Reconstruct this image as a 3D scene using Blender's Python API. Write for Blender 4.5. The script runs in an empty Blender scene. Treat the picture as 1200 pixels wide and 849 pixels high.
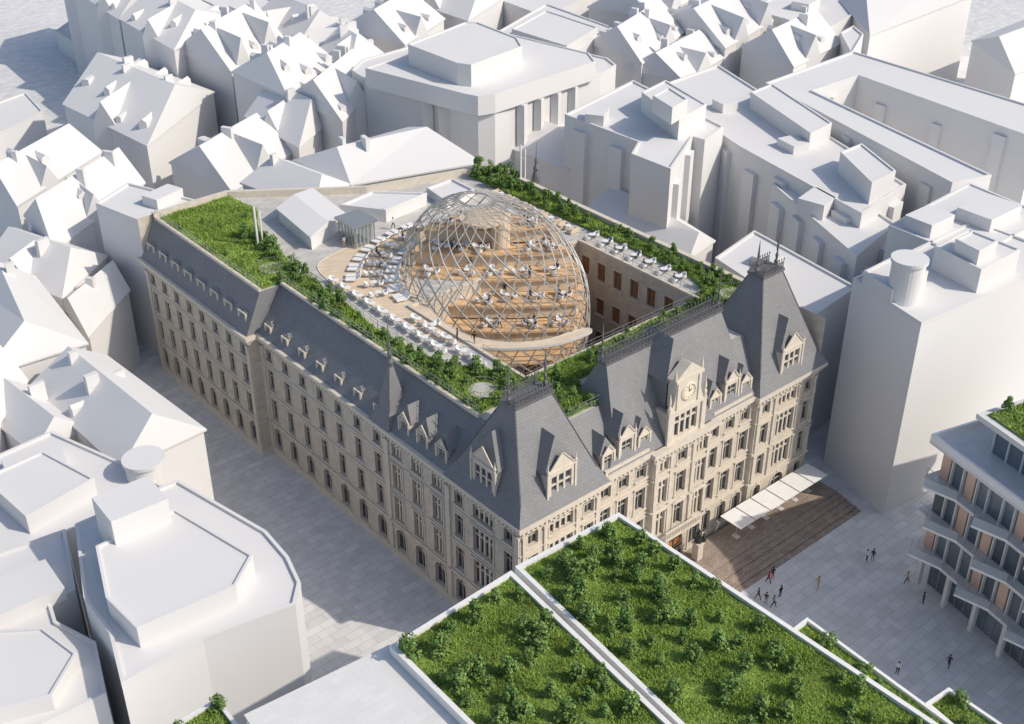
import bpy, math, random
import numpy as np
from mathutils import Vector, Matrix
random.seed(7); rng=np.random.default_rng(7)
S=bpy.context.scene; COL=S.collection
R=math.radians
# ------------------------------------------------------------------ camera model
FPX=1450.0; PIT=R(31.5); AZ=R(49.5)
CAM=(-62.3,-72.3,95.0)
cp,sp=math.cos(PIT),math.sin(PIT)
fx,fy=math.cos(AZ),math.sin(AZ); rx,ry=math.sin(AZ),-math.cos(AZ)
def P(x,y,z=0.0):
    up=424.5-y; r=x-600.0
    F=FPX*cp+up*sp; V=-FPX*sp+up*cp; t=(z-CAM[2])/V
    return (CAM[0]+t*(fx*F+rx*r), CAM[1]+t*(fy*F+ry*r))
cd=bpy.data.cameras.new('Camera'); co=bpy.data.objects.new('Camera',cd); COL.objects.link(co)
cd.sensor_width=36; cd.lens=36*FPX/1200; cd.clip_end=3000; cd.clip_start=1
co.location=CAM
co.rotation_euler=Vector((fx*cp,fy*cp,-sp)).to_track_quat('-Z','Y').to_euler()
S.camera=co
# ------------------------------------------------------------------ world and sun
SD=Vector((0.52,-0.854,0)).normalized(); EL=R(41)
w=bpy.data.worlds.new('World'); S.world=w; w.use_nodes=True
nt=w.node_tree; bg=nt.nodes['Background']; sk=nt.nodes.new('ShaderNodeTexSky')
sk.sky_type='NISHITA'; sk.sun_disc=False; sk.sun_elevation=EL; sk.sun_rotation=math.atan2(SD.x,SD.y); sk.dust_density=1.7
nt.links.new(sk.outputs[0],bg.inputs[0]); bg.inputs[1].default_value=0.15
sl=bpy.data.lights.new('Sun','SUN'); sl.energy=3.35; sl.angle=R(0.7); sl.color=(1,0.915,0.79)
so=bpy.data.objects.new('Sun',sl); COL.objects.link(so)
sv=Vector((SD.x*math.cos(EL),SD.y*math.cos(EL),math.sin(EL)))
so.rotation_euler=sv.to_track_quat('Z','Y').to_euler(); so.location=(0,0,150)
S.view_settings.view_transform='Standard'
# ------------------------------------------------------------------ materials
def mat(name,col,rough=0.8,metal=0.0,noise=None,brick=None,bump=0,island=0,trans=0,spec=None):
    m=bpy.data.materials.new(name); m.use_nodes=True; n=m.node_tree.nodes; l=m.node_tree.links
    b=n['Principled BSDF']; b.inputs['Roughness'].default_value=rough; b.inputs['Metallic'].default_value=metal
    b.inputs['Base Color'].default_value=(*col,1)
    if trans: b.inputs['Alpha'].default_value=1-trans
    if spec is not None: b.inputs['Specular IOR Level'].default_value=spec
    out=None; tc=n.new('ShaderNodeTexCoord'); hgt=None
    if brick:
        mp=n.new('ShaderNodeMapping'); l.new(tc.outputs['Object'],mp.inputs[0])
        if brick.get('wall'):
            sx=n.new('ShaderNodeSeparateXYZ'); l.new(tc.outputs['Object'],sx.inputs[0])
            ad=n.new('ShaderNodeMath'); ad.operation='ADD'; l.new(sx.outputs[0],ad.inputs[0]); l.new(sx.outputs[1],ad.inputs[1])
            cx=n.new('ShaderNodeCombineXYZ'); l.new(ad.outputs[0],cx.inputs[0]); l.new(sx.outputs[2],cx.inputs[1])
            l.new(cx.outputs[0],mp.inputs[0])
        if brick.get('rot'): mp.inputs['Rotation'].default_value=(0,0,brick['rot'])
        bt=n.new('ShaderNodeTexBrick'); l.new(mp.outputs[0],bt.inputs[0]); bt.inputs['Scale'].default_value=1
        bt.inputs['Brick Width'].default_value=brick['w']; bt.inputs['Row Height'].default_value=brick['h']
        bt.inputs['Mortar Size'].default_value=brick['m']; bt.inputs['Mortar Smooth'].default_value=0.1
        v=brick.get('v',0.08); d=brick.get('d',0.75)
        bt.inputs['Color1'].default_value=tuple(c*(1-v) for c in col)+(1,)
        bt.inputs['Color2'].default_value=tuple(min(1,c*(1+v)) for c in col)+(1,)
        bt.inputs['Mortar'].default_value=tuple(c*d for c in col)+(1,)
        out=bt.outputs[0]; hgt=bt.outputs[1]
    if noise:
        sc,amt=noise
        nz=n.new('ShaderNodeTexNoise'); nz.inputs['Scale'].default_value=sc; nz.inputs['Detail'].default_value=6
        l.new(tc.outputs['Object'],nz.inputs['Vector'])
        mr=n.new('ShaderNodeMapRange'); mr.inputs[1].default_value=0.3; mr.inputs[2].default_value=0.7
        mr.inputs[3].default_value=1-amt; mr.inputs[4].default_value=1+amt; l.new(nz.outputs[0],mr.inputs[0])
        hs=n.new('ShaderNodeHueSaturation'); l.new(mr.outputs[0],hs.inputs['Value'])
        if out: l.new(out,hs.inputs['Color'])
        else: hs.inputs['Color'].default_value=(*col,1)
        out=hs.outputs[0]
    if island:
        g=n.new('ShaderNodeNewGeometry'); mr=n.new('ShaderNodeMapRange')
        mr.inputs[3].default_value=1-island; mr.inputs[4].default_value=1+island; l.new(g.outputs['Random Per Island'],mr.inputs[0])
        hs=n.new('ShaderNodeHueSaturation'); l.new(mr.outputs[0],hs.inputs['Value'])
        m2=n.new('ShaderNodeMapRange'); m2.inputs[3].default_value=0.515; m2.inputs[4].default_value=0.485
        l.new(g.outputs['Random Per Island'],m2.inputs[0]); l.new(m2.outputs[0],hs.inputs['Hue'])
        if out: l.new(out,hs.inputs['Color'])
        else: hs.inputs['Color'].default_value=(*col,1)
        out=hs.outputs[0]
    if out: l.new(out,b.inputs['Base Color'])
    if bump and hgt:
        bp=n.new('ShaderNodeBump'); bp.inputs['Strength'].default_value=bump; bp.inputs['Distance'].default_value=0.05; bp.invert=True
        l.new(hgt,bp.inputs['Height']); l.new(bp.outputs[0],b.inputs['Normal'])
    return m
M={}
M['white']=mat('white_clay',(.70,.69,.68),.9,noise=(.05,.03),spec=.1)
M['white2']=mat('white_clay_roof',(.68,.67,.66),.9,noise=(.08,.02),spec=.1)
M['paving']=mat('stone_paving',(.65,.645,.64),.8,noise=(.6,.08),brick=dict(w=2.2,h=1.1,m=.04,v=.08,d=.78))
M['roofpave']=mat('roof_paving',(.68,.67,.65),.8,noise=(.6,.03),brick=dict(w=1.2,h=.6,m=.015,v=.03,d=.9))
M['terrace']=mat('terrace_stone',(.52,.50,.47),.8,noise=(.7,.08),brick=dict(w=1.6,h=.8,m=.03,v=.08,d=.8))
M['stone']=mat('limestone',(.57,.505,.415),.85,noise=(.8,.11),brick=dict(w=1.1,h=.42,m=.025,v=.06,d=.86,wall=1),bump=.25)
M['stone_smooth']=mat('limestone_trim',(.61,.55,.46),.8,noise=(1.5,.08))
M['slate']=mat('roof_slate',(.225,.225,.23),.65,noise=(.25,.06),brick=dict(w=.5,h=.3,m=.025,v=.06,d=.82,wall=1),bump=.15,spec=.3)
M['lead']=mat('lead_trim',(.15,.15,.155),.5,.2,noise=(2,.15))
M['glass']=mat('window_glass',(.045,.05,.06),.08,0,noise=(.3,.5),spec=.8)
M['frame']=mat('window_frame_paint',(.50,.46,.40),.6,noise=(3,.05))
M['wood']=mat('timber_deck',(.68,.46,.26),.6,noise=(.8,.10),brick=dict(w=3,h=.22,m=.015,v=.10,d=.74,rot=.6))
M['walk']=mat('pale_timber_walk',(.68,.55,.40),.65,noise=(.8,.08),brick=dict(w=3,h=.22,m=.012,v=.06,d=.84,rot=.6))
M['steel']=mat('lattice_steel',(.43,.42,.40),.45,.15,noise=(2,.06))
M['paint']=mat('white_paint',(.78,.77,.75),.6,noise=(2,.04))
M['beige']=mat('beige_fabric',(.6,.5,.38),.9,noise=(3,.08))
M['canvas']=mat('white_canvas',(.82,.81,.78),.9,noise=(1,.04))
M['iron']=mat('dark_iron',(.04,.042,.045),.5,.4,noise=(4,.2))
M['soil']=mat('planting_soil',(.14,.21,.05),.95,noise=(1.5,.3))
M['grass']=mat('meadow_grass',(.26,.375,.08),.8,noise=(.35,.26),island=.35,spec=.12)
M['leaf']=mat('shrub_leaf',(.145,.24,.065),.7,noise=(.8,.22),island=.42,spec=.15)
M['bark']=mat('shrub_bark',(.10,.07,.045),.9,noise=(5,.3))
M['brown']=mat('brown_brick_steps',(.34,.27,.22),.85,noise=(.8,.15),brick=dict(w=.6,h=.3,m=.03,v=.15,d=.7))
M['copper']=mat('pink_copper_panel',(.64,.45,.36),.5,.1,noise=(.5,.08))
M['concrete']=mat('pale_concrete',(.66,.65,.63),.7,noise=(.7,.07))
M['bglass']=mat('blue_glass',(.12,.15,.18),.06,0,noise=(.15,.5),spec=1)
M['clearglass']=mat('balustrade_glass',(.45,.52,.55),.1,0,noise=(.3,.1),trans=.55)
M['rail']=mat('rail_metal',(.38,.39,.39),.4,.5,noise=(2,.05))
M['dial']=mat('clock_dial',(.75,.68,.52),.5,noise=(3,.04))
M['door']=mat('warm_door_wood',(.40,.18,.07),.5,noise=(3,.2))
M['warmpane']=mat('warm_brown_pane',(.26,.15,.08),.3,noise=(.7,.3))
M['skin']=mat('skin',(.55,.35,.25),.6,noise=(8,.05))
M['hair']=mat('hair',(.04,.025,.015),.7,noise=(20,.2))
for k,c in dict(black=(.02,.02,.025),red=(.35,.03,.03),blue=(.05,.08,.18),greyc=(.2,.2,.2),whitec=(.7,.7,.68),tan=(.45,.33,.2)).items():
    M[k]=mat('cloth_'+k,c,.9,noise=(8,.1))
# ------------------------------------------------------------------ mesh builder
def rootloc(o):
    while o.parent: o=o.parent
    return Vector(o.location)
class MB:
    def __init__(s): s.v=[]; s.f=[]; s.mi=[]; s.m=0; s.T=None
    def add(s,vs,fs):
        b=len(s.v)
        if s.T is not None: vs=[tuple(s.T@Vector(v)) for v in vs]
        s.v+=[tuple(v) for v in vs]
        for f in fs: s.f.append(tuple(i+b for i in f)); s.mi.append(s.m)
    def quad(s,a,b,c,d): s.add([a,b,c,d],[(0,1,2,3)])
    def box(s,x0,y0,z0,x1,y1,z1):
        s.add([(x0,y0,z0),(x1,y0,z0),(x1,y1,z0),(x0,y1,z0),(x0,y0,z1),(x1,y0,z1),(x1,y1,z1),(x0,y1,z1)],
              [(0,3,2,1),(4,5,6,7),(0,1,5,4),(1,2,6,5),(2,3,7,6),(3,0,4,7)])
    def prism(s,poly,z0,z1,top=True,bot=False):
        n=len(poly); vs=[(p[0],p[1],z0) for p in poly]+[(p[0],p[1],z1) for p in poly]
        fs=[(i,(i+1)%n,n+(i+1)%n,n+i) for i in range(n)]
        if top: fs.append(tuple(range(n,2*n)))
        if bot: fs.append(tuple(reversed(range(n))))
        s.add(vs,fs)
    def ring(s,pi,po,z0,z1):
        n=len(pi); vs=[(p[0],p[1],z0) for p in pi]+[(p[0],p[1],z0) for p in po]+[(p[0],p[1],z1) for p in pi]+[(p[0],p[1],z1) for p in po]
        fs=[]
        for i in range(n):
            j=(i+1)%n
            fs+=[(n+i,n+j,3*n+j,3*n+i),(2*n+i,3*n+i,3*n+j,2*n+j),(i,j,n+j,n+i),(j,i,2*n+i,2*n+j)]
        s.add(vs,fs)
    def bar(s,p,q,w,w2=None,n=4):
        p=Vector(p); q=Vector(q); d=(q-p)
        if d.length<1e-6: return
        d.normalize(); a=Vector((0,0,1)) if abs(d.z)<.9 else Vector((1,0,0))
        u=d.cross(a).normalized(); v=d.cross(u)
        w2=w if w2 is None else w2; vs=[]
        for c,r in ((p,w),(q,w2)):
            for k in range(n):
                t=2*math.pi*(k+.5)/n; vs.append(c+u*math.cos(t)*r+v*math.sin(t)*r)
        s.add(vs,[(k,(k+1)%n,n+(k+1)%n,n+k) for k in range(n)]+[tuple(range(n,2*n)),tuple(reversed(range(n)))])
    def lathe(s,x,y,prof,n=12,cap=True):
        vs=[];
        for (r,z) in prof:
            for k in range(n):
                t=2*math.pi*k/n; vs.append((x+r*math.cos(t),y+r*math.sin(t),z))
        fs=[]
        for i in range(len(prof)-1):
            for k in range(n):
                fs.append((i*n+k,i*n+(k+1)%n,(i+1)*n+(k+1)%n,(i+1)*n+k))
        if cap: fs.append(tuple(range((len(prof)-1)*n,len(prof)*n))); fs.append(tuple(reversed(range(n))))
        s.add(vs,fs)
    def build(s,name,mats,parent=None,world=True,smooth=False):
        me=bpy.data.meshes.new(name)
        off=rootloc(parent) if (parent and world) else Vector((0,0,0))
        vs=[(v[0]-off.x,v[1]-off.y,v[2]-off.z) for v in s.v]
        me.from_pydata(vs,[],s.f)
        if not isinstance(mats,(list,tuple)): mats=[mats]
        for m in mats: me.materials.append(M[m] if isinstance(m,str) else m)
        if len(mats)>1: me.polygons.foreach_set('material_index',s.mi)
        if smooth: me.polygons.foreach_set('use_smooth',[True]*len(me.polygons))
        me.update()
        o=bpy.data.objects.new(name,me); COL.objects.link(o)
        if parent: o.parent=parent
        return o
def tag(o,label=None,cat=None,group=None,kind=None):
    if label: o['label']=label
    if cat: o['category']=cat
    if group: o['group']=group
    if kind: o['kind']=kind
    return o
def empty(name,loc,rz=0,label=None,cat=None,group=None):
    o=bpy.data.objects.new(name,None); COL.objects.link(o); o.location=loc; o.rotation_euler=(0,0,rz); o.empty_display_size=.3
    return tag(o,label,cat,group)
def copy_tree(o,parent=None):
    c=o.copy(); COL.objects.link(c); c.parent=parent
    for ch in list(o.children): copy_tree(ch,c)
    return c
def ccw(p):
    a=sum(p[i][0]*p[(i+1)%len(p)][1]-p[(i+1)%len(p)][0]*p[i][1] for i in range(len(p)))
    return list(p) if a>0 else list(reversed(p))
def offs(p,d):
    n=len(p); out=[]
    for i in range(n):
        a=Vector(p[i-1][:2]); b=Vector(p[i][:2]); c=Vector(p[(i+1)%n][:2])
        e1=(b-a).normalized(); e2=(c-b).normalized()
        n1=Vector((e1.y,-e1.x)); n2=Vector((e2.y,-e2.x)); m=n1+n2
        if m.length<1e-4: m=n1.copy()
        m.normalize(); k=d/max(.35,m.dot(n1)); out.append((b.x+m.x*k,b.y+m.y*k))
    return out
def inpoly(x,y,p):
    r=False; j=len(p)-1
    for i in range(len(p)):
        if (p[i][1]>y)!=(p[j][1]>y) and x<(p[j][0]-p[i][0])*(y-p[i][1])/(p[j][1]-p[i][1])+p[i][0]: r=not r
        j=i
    return r
def px(l,z): return [P(x,y,z) for x,y in l]
# ------------------------------------------------------------------ ground
g=MB(); g.quad((-900,-900,0),(1500,-900,0),(1500,1500,0),(-900,1500,0)); tag(g.build('ground','paving'),kind='structure')
# ------------------------------------------------------------------ vegetation
def grass(poly,z,dens,label,hmin=.12,hmax=.38,width=.05):
    poly=[p[:2] for p in poly]; xs=[p[0] for p in poly]; ys=[p[1] for p in poly]
    A=(max(xs)-min(xs))*(max(ys)-min(ys)); n=int(A*dens)
    X=rng.uniform(min(xs),max(xs),n); Y=rng.uniform(min(ys),max(ys),n)
    inside=np.zeros(n,bool); j=len(poly)-1
    for i in range(len(poly)):
        xi,yi=poly[i]; xj,yj=poly[j]
        if yi!=yj: inside^=((yi>Y)!=(yj>Y))&(X<(xj-xi)*(Y-yi)/(yj-yi)+xi)
        j=i
    X=X[inside]; Y=Y[inside]; n=len(X)
    a=rng.uniform(0,6.28,n); h=rng.uniform(hmin,hmax,n); ww=rng.uniform(width*.6,width*1.6,n); ln=rng.uniform(.1,.4,n); la=rng.uniform(0,6.28,n)
    h*=1+.55*np.sin(X*.9+1.3*np.sin(Y*.6))*np.sin(Y*.8+np.sin(X*.5))
    co_=np.zeros((n,3,3)); co_[:,0,0]=X-np.cos(a)*ww; co_[:,0,1]=Y-np.sin(a)*ww; co_[:,1,0]=X+np.cos(a)*ww; co_[:,1,1]=Y+np.sin(a)*ww
    co_[:,2,0]=X+np.cos(la)*ln; co_[:,2,1]=Y+np.sin(la)*ln; co_[:,0,2]=z; co_[:,1,2]=z; co_[:,2,2]=z+h
    me=bpy.data.meshes.new('grass'); me.vertices.add(3*n); me.loops.add(3*n); me.polygons.add(n)
    me.vertices.foreach_set('co',co_.ravel()); me.loops.foreach_set('vertex_index',np.arange(3*n,dtype=np.int32))
    me.polygons.foreach_set('loop_start',np.arange(0,3*n,3,dtype=np.int32)); me.polygons.foreach_set('loop_total',np.full(n,3,dtype=np.int32))
    me.materials.append(M['grass']); me.update(calc_edges=True)
    o=bpy.data.objects.new('grass',me); COL.objects.link(o); tag(o,label,'grass',kind='stuff'); return o
def make_shrub(seed,conic,wide=1.0):
    rd=random.Random(seed)
    root=empty('roof_shrub',(0,0,0))
    t=MB(); t.bar((0,0,-.05),(0,0,.7),.06,.035,6)
    for k in range(5):
        a=rd.uniform(0,6.28); t.bar((0,0,.25+.08*k),(math.cos(a)*.4,math.sin(a)*.4,.7+.12*k),.03,.01,4)
    t.build('trunk','bark',root,False)
    c=MB(); cl=[]
    for k in range(24):
        z=rd.uniform(.12,1.45); rr=(.70*(1-z/2.0) if conic else .64*math.sqrt(max(.05,1-((z-.7)/.85)**2)))*wide
        a=rd.uniform(0,6.28); q=rr*rd.uniform(.35,1); cl.append((math.cos(a)*q,math.sin(a)*q,z,rd.uniform(.2,.31)))
    for (x,y,z,r) in cl:
        for j in range(34):
            d=Vector((rd.gauss(0,1),rd.gauss(0,1),rd.gauss(0,1))).normalized(); p=Vector((x,y,z))+d*r*rd.uniform(.6,1.1)
            nrm=(d+Vector((rd.uniform(-.5,.5),rd.uniform(-.5,.5),rd.uniform(-.1,.8)))).normalized()
            u=nrm.orthogonal().normalized(); v=nrm.cross(u); s_=rd.uniform(.045,.09); l_=s_*rd.uniform(1,1.6)
            c.add([p-u*s_,p-v*l_,p+u*s_,p+v*l_],[(0,1,2,3)])
    c.build('crown','leaf',root,False)
    return root
SHP=[make_shrub(3,False),make_shrub(5,True),make_shrub(9,False,1.25),make_shrub(12,True),make_shrub(21,False,.85)]
shused=[False]*5; NSH=[0]
PADS=[(x,y)+P(x,y,24.0) for x,y in ((318,312),(565,455),(858,342))]
def shrub(x,y,z,s,label,group,sz=None):
    if NSH[0]>=299: return
    if 20<z<24.2 and x<50 and any(math.hypot(x-p[2],y-p[3])<1.9 for p in PADS): return
    NSH[0]+=1
    k=random.randrange(5); o=SHP[k] if not shused[k] else copy_tree(SHP[k]); shused[k]=True
    o.location=(x,y,z); o.rotation_euler=(0,0,random.uniform(0,6.28)); o.scale=(s*random.uniform(.9,1.15),s*random.uniform(.9,1.15),s*(sz or random.uniform(.8,1.15)))
    tag(o,label,'shrub',group)
def scatter(poly,z,n,smin,smax,label,group,mind=.9):
    xs=[p[0] for p in poly]; ys=[p[1] for p in poly]; pts=[]; t=0
    while len(pts)<n and t<n*60:
        t+=1; x=random.uniform(min(xs),max(xs)); y=random.uniform(min(ys),max(ys))
        if not inpoly(x,y,poly): continue
        if any((x-a)**2+(y-b)**2<mind**2 for a,b in pts): continue
        pts.append((x,y)); shrub(x,y,z,random.uniform(smin,smax),label,group)
# ------------------------------------------------------------------ white city
def obox(mb,c,ang,lx,ly,z0,z1):
    ca,sa=math.cos(ang),math.sin(ang)
    pts=[(c[0]+ca*x-sa*y,c[1]+sa*x+ca*y) for x,y in ((-lx/2,-ly/2),(lx/2,-ly/2),(lx/2,ly/2),(-lx/2,ly/2))]
    mb.prism(pts,z0,z1)
def bays(poly,z,r,step=6.5,wd=3.2,dp=.9,drop=(1.2,3.5)):
    n=len(poly)
    for i in range(n):
        a=Vector(poly[i]);b=Vector(poly[(i+1)%n]); d=b-a; L=d.length
        if L<8: continue
        d.normalize(); nn=Vector((d.y,-d.x)); mid=(a+b)/2
        if nn.dot(Vector((CAM[0],CAM[1]))-mid)<=0: continue
        k=int(L/step)
        for q in range(k):
            c=a+d*(q+.5)*L/k+nn*(dp/2-.05)
            m=MB(); obox(m,(c.x,c.y),math.atan2(d.y,d.x),wd*random.uniform(.7,1.15),dp,0,z-random.uniform(*drop)); m.build('wall_bay','white',r)
def flat(label,pxl,z,boxes=(),rim=.3,name='white_block',tiers=(),base=0,rh=.3,bay=None):
    poly=ccw([P(x,y,z) for x,y in pxl]); cx=sum(p[0] for p in poly)/len(poly); cy=sum(p[1] for p in poly)/len(poly)
    r=empty(name,(cx,cy,base),0,label,'building')
    b=MB(); b.prism(poly,base,z-.6,top=False); b.build('wall','white',r)
    b=MB(); inn=offs(poly,-rim); b.ring(inn,offs(poly,.02),z-.6,z); b.build('parapet','white2',r)
    b=MB(); b.add([(p[0],p[1],z-rh) for p in inn],[tuple(range(len(inn)))]); b.build('roof','white2',r)
    if bay: bays(poly,z,r,**bay)
    for tr_ in tiers:
        pl,z2=tr_[:2]; zz=tr_[2] if len(tr_)>2 else z-rh+.01
        q=ccw(px(pl,z2)); b=MB(); b.prism(q,zz,z2-.002,top=False); b.ring(offs(q,-.25),offs(q,.02),z2-.3,z2); b.add([(p[0],p[1],z2-.22) for p in offs(q,-.25)],[tuple(range(len(q)))]); b.build('upper_storey','white2',r)
    for bx in boxes:
        x,y,lx,ly,h=bx[:5]; c=P(x,y,z+h)
        b=MB()
        if len(bx)>5 and bx[5]=='cyl':
            b.lathe(c[0],c[1],[(lx,z-.4),(lx,z+h),(lx*1.12,z+h),(lx*1.12,z+h+.4)],28); b.build('roof_drum','white2',r)
        else:
            e=Vector(poly[1])-Vector(poly[0]); obox(b,c,math.atan2(e.y,e.x),lx,ly,z-rh+.01,z+h); b.build('rooftop_box','white2',r)
    return r
def gable(label,pxl,z,rise,hip=0,nd=0,nch=0,name='white_house',base=0,ds=1.0,cross=0):
    A=[Vector(p) for p in ccw([P(x,y,z) for x,y in pxl])]
    if (A[1]-A[0]).length+(A[3]-A[2]).length>(A[2]-A[1]).length+(A[0]-A[3]).length: A=A[1:]+A[:1]
    c=sum(A,Vector((0,0)))/4
    r=empty(name,(c.x,c.y,base),0,label,'building')
    b=MB(); b.prism([tuple(p) for p in A],base,z-.03,top=False); b.build('wall','white',r)
    E=[Vector(p) for p in offs([tuple(p) for p in A],.3)]
    m0=(E[0]+E[1])/2; m1=(E[2]+E[3])/2; d=(m1-m0).normalized(); m0=m0+d*hip; m1=m1-d*hip
    b=MB(); vs=[(p.x,p.y,z-.25) for p in E]+[(p.x,p.y,z) for p in E]+[(m0.x,m0.y,z+rise),(m1.x,m1.y,z+rise)]
    b.add(vs,[(3,2,1,0),(0,1,5,4),(1,2,6,5),(2,3,7,6),(3,0,4,7),(4,5,8),(5,6,9,8),(6,7,9),(7,4,8,9)]); rf=b.build('roof','white2',r)
    ang=math.atan2(d.y,d.x)
    for q in range(cross):
        f=(q+.5+random.uniform(-.15,.15))/cross
        for (s0,s1,mm0,mm1) in ((E[1],E[2],m0,m1),(E[0],E[3],m0,m1)):
            e=s0.lerp(s1,f); mm=mm0.lerp(mm1,f); inn=(mm-e).normalized()
            if (-inn).dot(Vector((CAM[0],CAM[1]))-e)<=0: continue
            a=Vector((-inn.y,inn.x)); wd=random.uniform(1.6,2.4); p=e-inn*.35; q2=mm; zt=z+rise*random.uniform(.75,.95)
            b=MB()
            vs=[(p-a*wd).to_tuple()+(base,),(p+a*wd).to_tuple()+(base,),(p+a*wd).to_tuple()+(z+.2,),(p-a*wd).to_tuple()+(z+.2,),p.to_tuple()+(zt,),q2.to_tuple()+(zt,),(e+inn*.6-a*wd).to_tuple()+(z+.2,),(e+inn*.6+a*wd).to_tuple()+(z+.2,),(e+inn*.6-a*wd).to_tuple()+(base,),(e+inn*.6+a*wd).to_tuple()+(base,)]
            b.add(vs,[(0,1,2,4,3),(3,4,5,6),(2,7,5,4),(0,3,6,8),(1,9,7,2)]); b.build('cross_gable','white2',r)
    for (s0,s1,mm0,mm1) in ((E[1],E[2],m0,m1),(E[0],E[3],m0,m1)):
        for k in range(nd):
            f=(k+.5+random.uniform(-.15,.15))/nd; e=s0.lerp(s1,f); mm=mm0.lerp(mm1,f); inn=(mm-e); L=inn.length; inn.normalize()
            t0=random.choice((.12,.2,.42)); p=e+inn*L*t0; wd=random.uniform(.45,.8)*ds
            a=Vector((-inn.y,inn.x)); zt=z+rise*t0+1.15*ds; q=p+inn*min(L*.9-L*t0,(1.15*ds+.1)/(rise/L)); q2=p+inn*min(L*.95-L*t0,(1.7*ds)/(rise/L))
            b=MB(); v=[p-a*wd,p+a*wd,q+a*wd,q-a*wd]; zb=z+rise*t0-.3; pk=random.choice((.55,.55,.1))
            vs=[(t.x,t.y,zb) for t in v]+[(t.x,t.y,zt) for t in v]+[(p.x,p.y,zt+pk*ds),(q2.x,q2.y,zt+pk*ds)]
            b.add(vs,[(0,1,5,4),(1,2,6,5),(3,0,4,7),(4,5,8),(5,6,9,8),(7,4,8,9)]); b.build('dormer','white2',r)
    for k in range(nch):
        f=random.uniform(.08,.92); p=m0.lerp(m1,f)+Vector((-d.y,d.x))*random.choice((-1,1))*random.uniform(.6,1.5)
        b=MB(); obox(b,(p.x,p.y),ang,random.uniform(.5,.8),random.uniform(1.0,2.0),z+rise*.4,z+rise+random.uniform(.6,1.2)); b.build('chimney','white2',rf)
    return r
# --- lower left
flat('large white block at the bottom left with a stair tower box on its roof',[(88,614),(208,562),(312,622),(338,652),(352,682),(346,708),(238,748),(142,800),(128,742),(98,700)],20,[(152,584,4.5,5.5,4.5)],tiers=[([(112,640),(205,596),(296,650),(276,686),(160,736),(124,700)],22.0)])
flat('lower white wing left of a dark recess beside the large bottom left block',[(-60,668),(76,620),(88,690),(60,708),(66,728),(112,752),(124,812),(-60,900)],17,[(20,690,7,5,1.2)],tiers=[([(-40,740),(50,735),(90,765),(60,815),(-40,840)],18.4)])
gable('long white gabled house beside the shaded street, left of the stone building',[(238,503),(124,418),(38,452),(142,548)],15,4,1.5,1,2,ds=.8)
gable('small white gabled annex in front of the long gabled house, left edge',[(40,455),(100,500),(40,530),(-20,480)],14,3,.5,0,1)
flat('white flat house with a round drum on its roof, left of the shaded street',[(-30,545),(60,505),(150,545),(196,572),(60,630),(-30,660)],16,[(168,540,2.0,0,1.6,'cyl'),(40,540,6,4,1)],tiers=[([(-20,560),(50,528),(110,560),(30,605)],18)])
gable('white hipped house at the left edge below the gabled terrace',[(100,402),(40,325),(-40,330),(-20,440)],16,4,3,0,1,cross=1)
gable('white house at the left edge with a broad pitched roof, lowest of the edge houses',[(30,446),(-8,420),(-80,470),(-20,520)],15,4,1,0,1)
flat('tall narrow white block touching the far left end of the stone building',[(112,238),(150,214),(236,236),(178,264)],22,[(190,225,5,3,1.2)])
gable('white gabled house left of the narrow tall block',[(30,252),(128,196),(168,214),(64,292)],16,5,1,1,2,cross=1)
gable('white pitched house at the left edge facing the grey square',[(-30,208),(60,160),(118,178),(20,240)],15,4,1,1,1,cross=1)
gable('small white pitched house on the left edge under the tall narrow block',[(-20,312),(34,272),(124,300),(72,348)],14,4,2,0,1,cross=1)
gable('white lean house row end beside the shaded alley at left',[(68,350),(120,316),(150,340),(104,392)],12,3,0,0,1)
# --- upper left
gable('big white gabled house with dormers beside the grey square at top left',[(75,122),(158,72),(250,108),(172,170)],15,6,1,4,3,cross=1)
gable('white pitched house behind the dormered corner house',[(200,190),(270,150),(345,176),(272,224)],15,5,1,1,1,cross=1)
gable('small white cross gabled house above the long white wing',[(288,136),(338,108),(396,132),(350,172)],17,5,2,0,1,cross=1)
gable('small white pitched wing behind the left end of the roof terrace',[(284,214),(340,190),(408,216),(368,246)],21.5,3,2,0,1)
gable('white pitched roof right of the long wing, behind the roof terrace back edge',[(345,188),(478,150),(562,190),(412,216)],21.5,3.5,3,0,2)
flat('small white cube pavilion on the grey square, upper one',[(65,36),(85,22),(104,34),(84,48)],5,name='white_pavilion')
flat('small white cube pavilion on the grey square, lower one',[(103,54),(122,44),(140,54),(120,66)],5,name='white_pavilion')
flat('low white hall at the far left edge beyond the grey square',[(-30,130),(30,108),(50,130),(-10,160)],6)
near=[(70,-22),(140,22),(205,58),(272,84),(338,112),(402,142)]; far=[(130,-50),(205,-14),(272,20),(334,46),(396,72),(436,104)]
names=['first','second','third','fourth','fifth']
for i in range(5):
    a=near[i];b=near[i+1];c=far[i+1];d=far[i]
    gable('white dormered row house, %s from the top left of the diagonal row'%names[i],[(a[0]+1,a[1]),(b[0]-1,b[1]),(c[0]-1,c[1]),(d[0]+1,d[1])],20+[0,1,-1,1.5,0][i],[5,4,6,4.5,5][i],[.5,3,1,4,.5][i],3,3,name='white_row_house',cross=[2,1,2,0,1][i],ds=.85)
far2=[(215,-45),(290,-10),(350,10),(420,40),(450,62)]
far1=[(150,-40),(225,-6),(292,24),(354,48),(412,80)]
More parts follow.
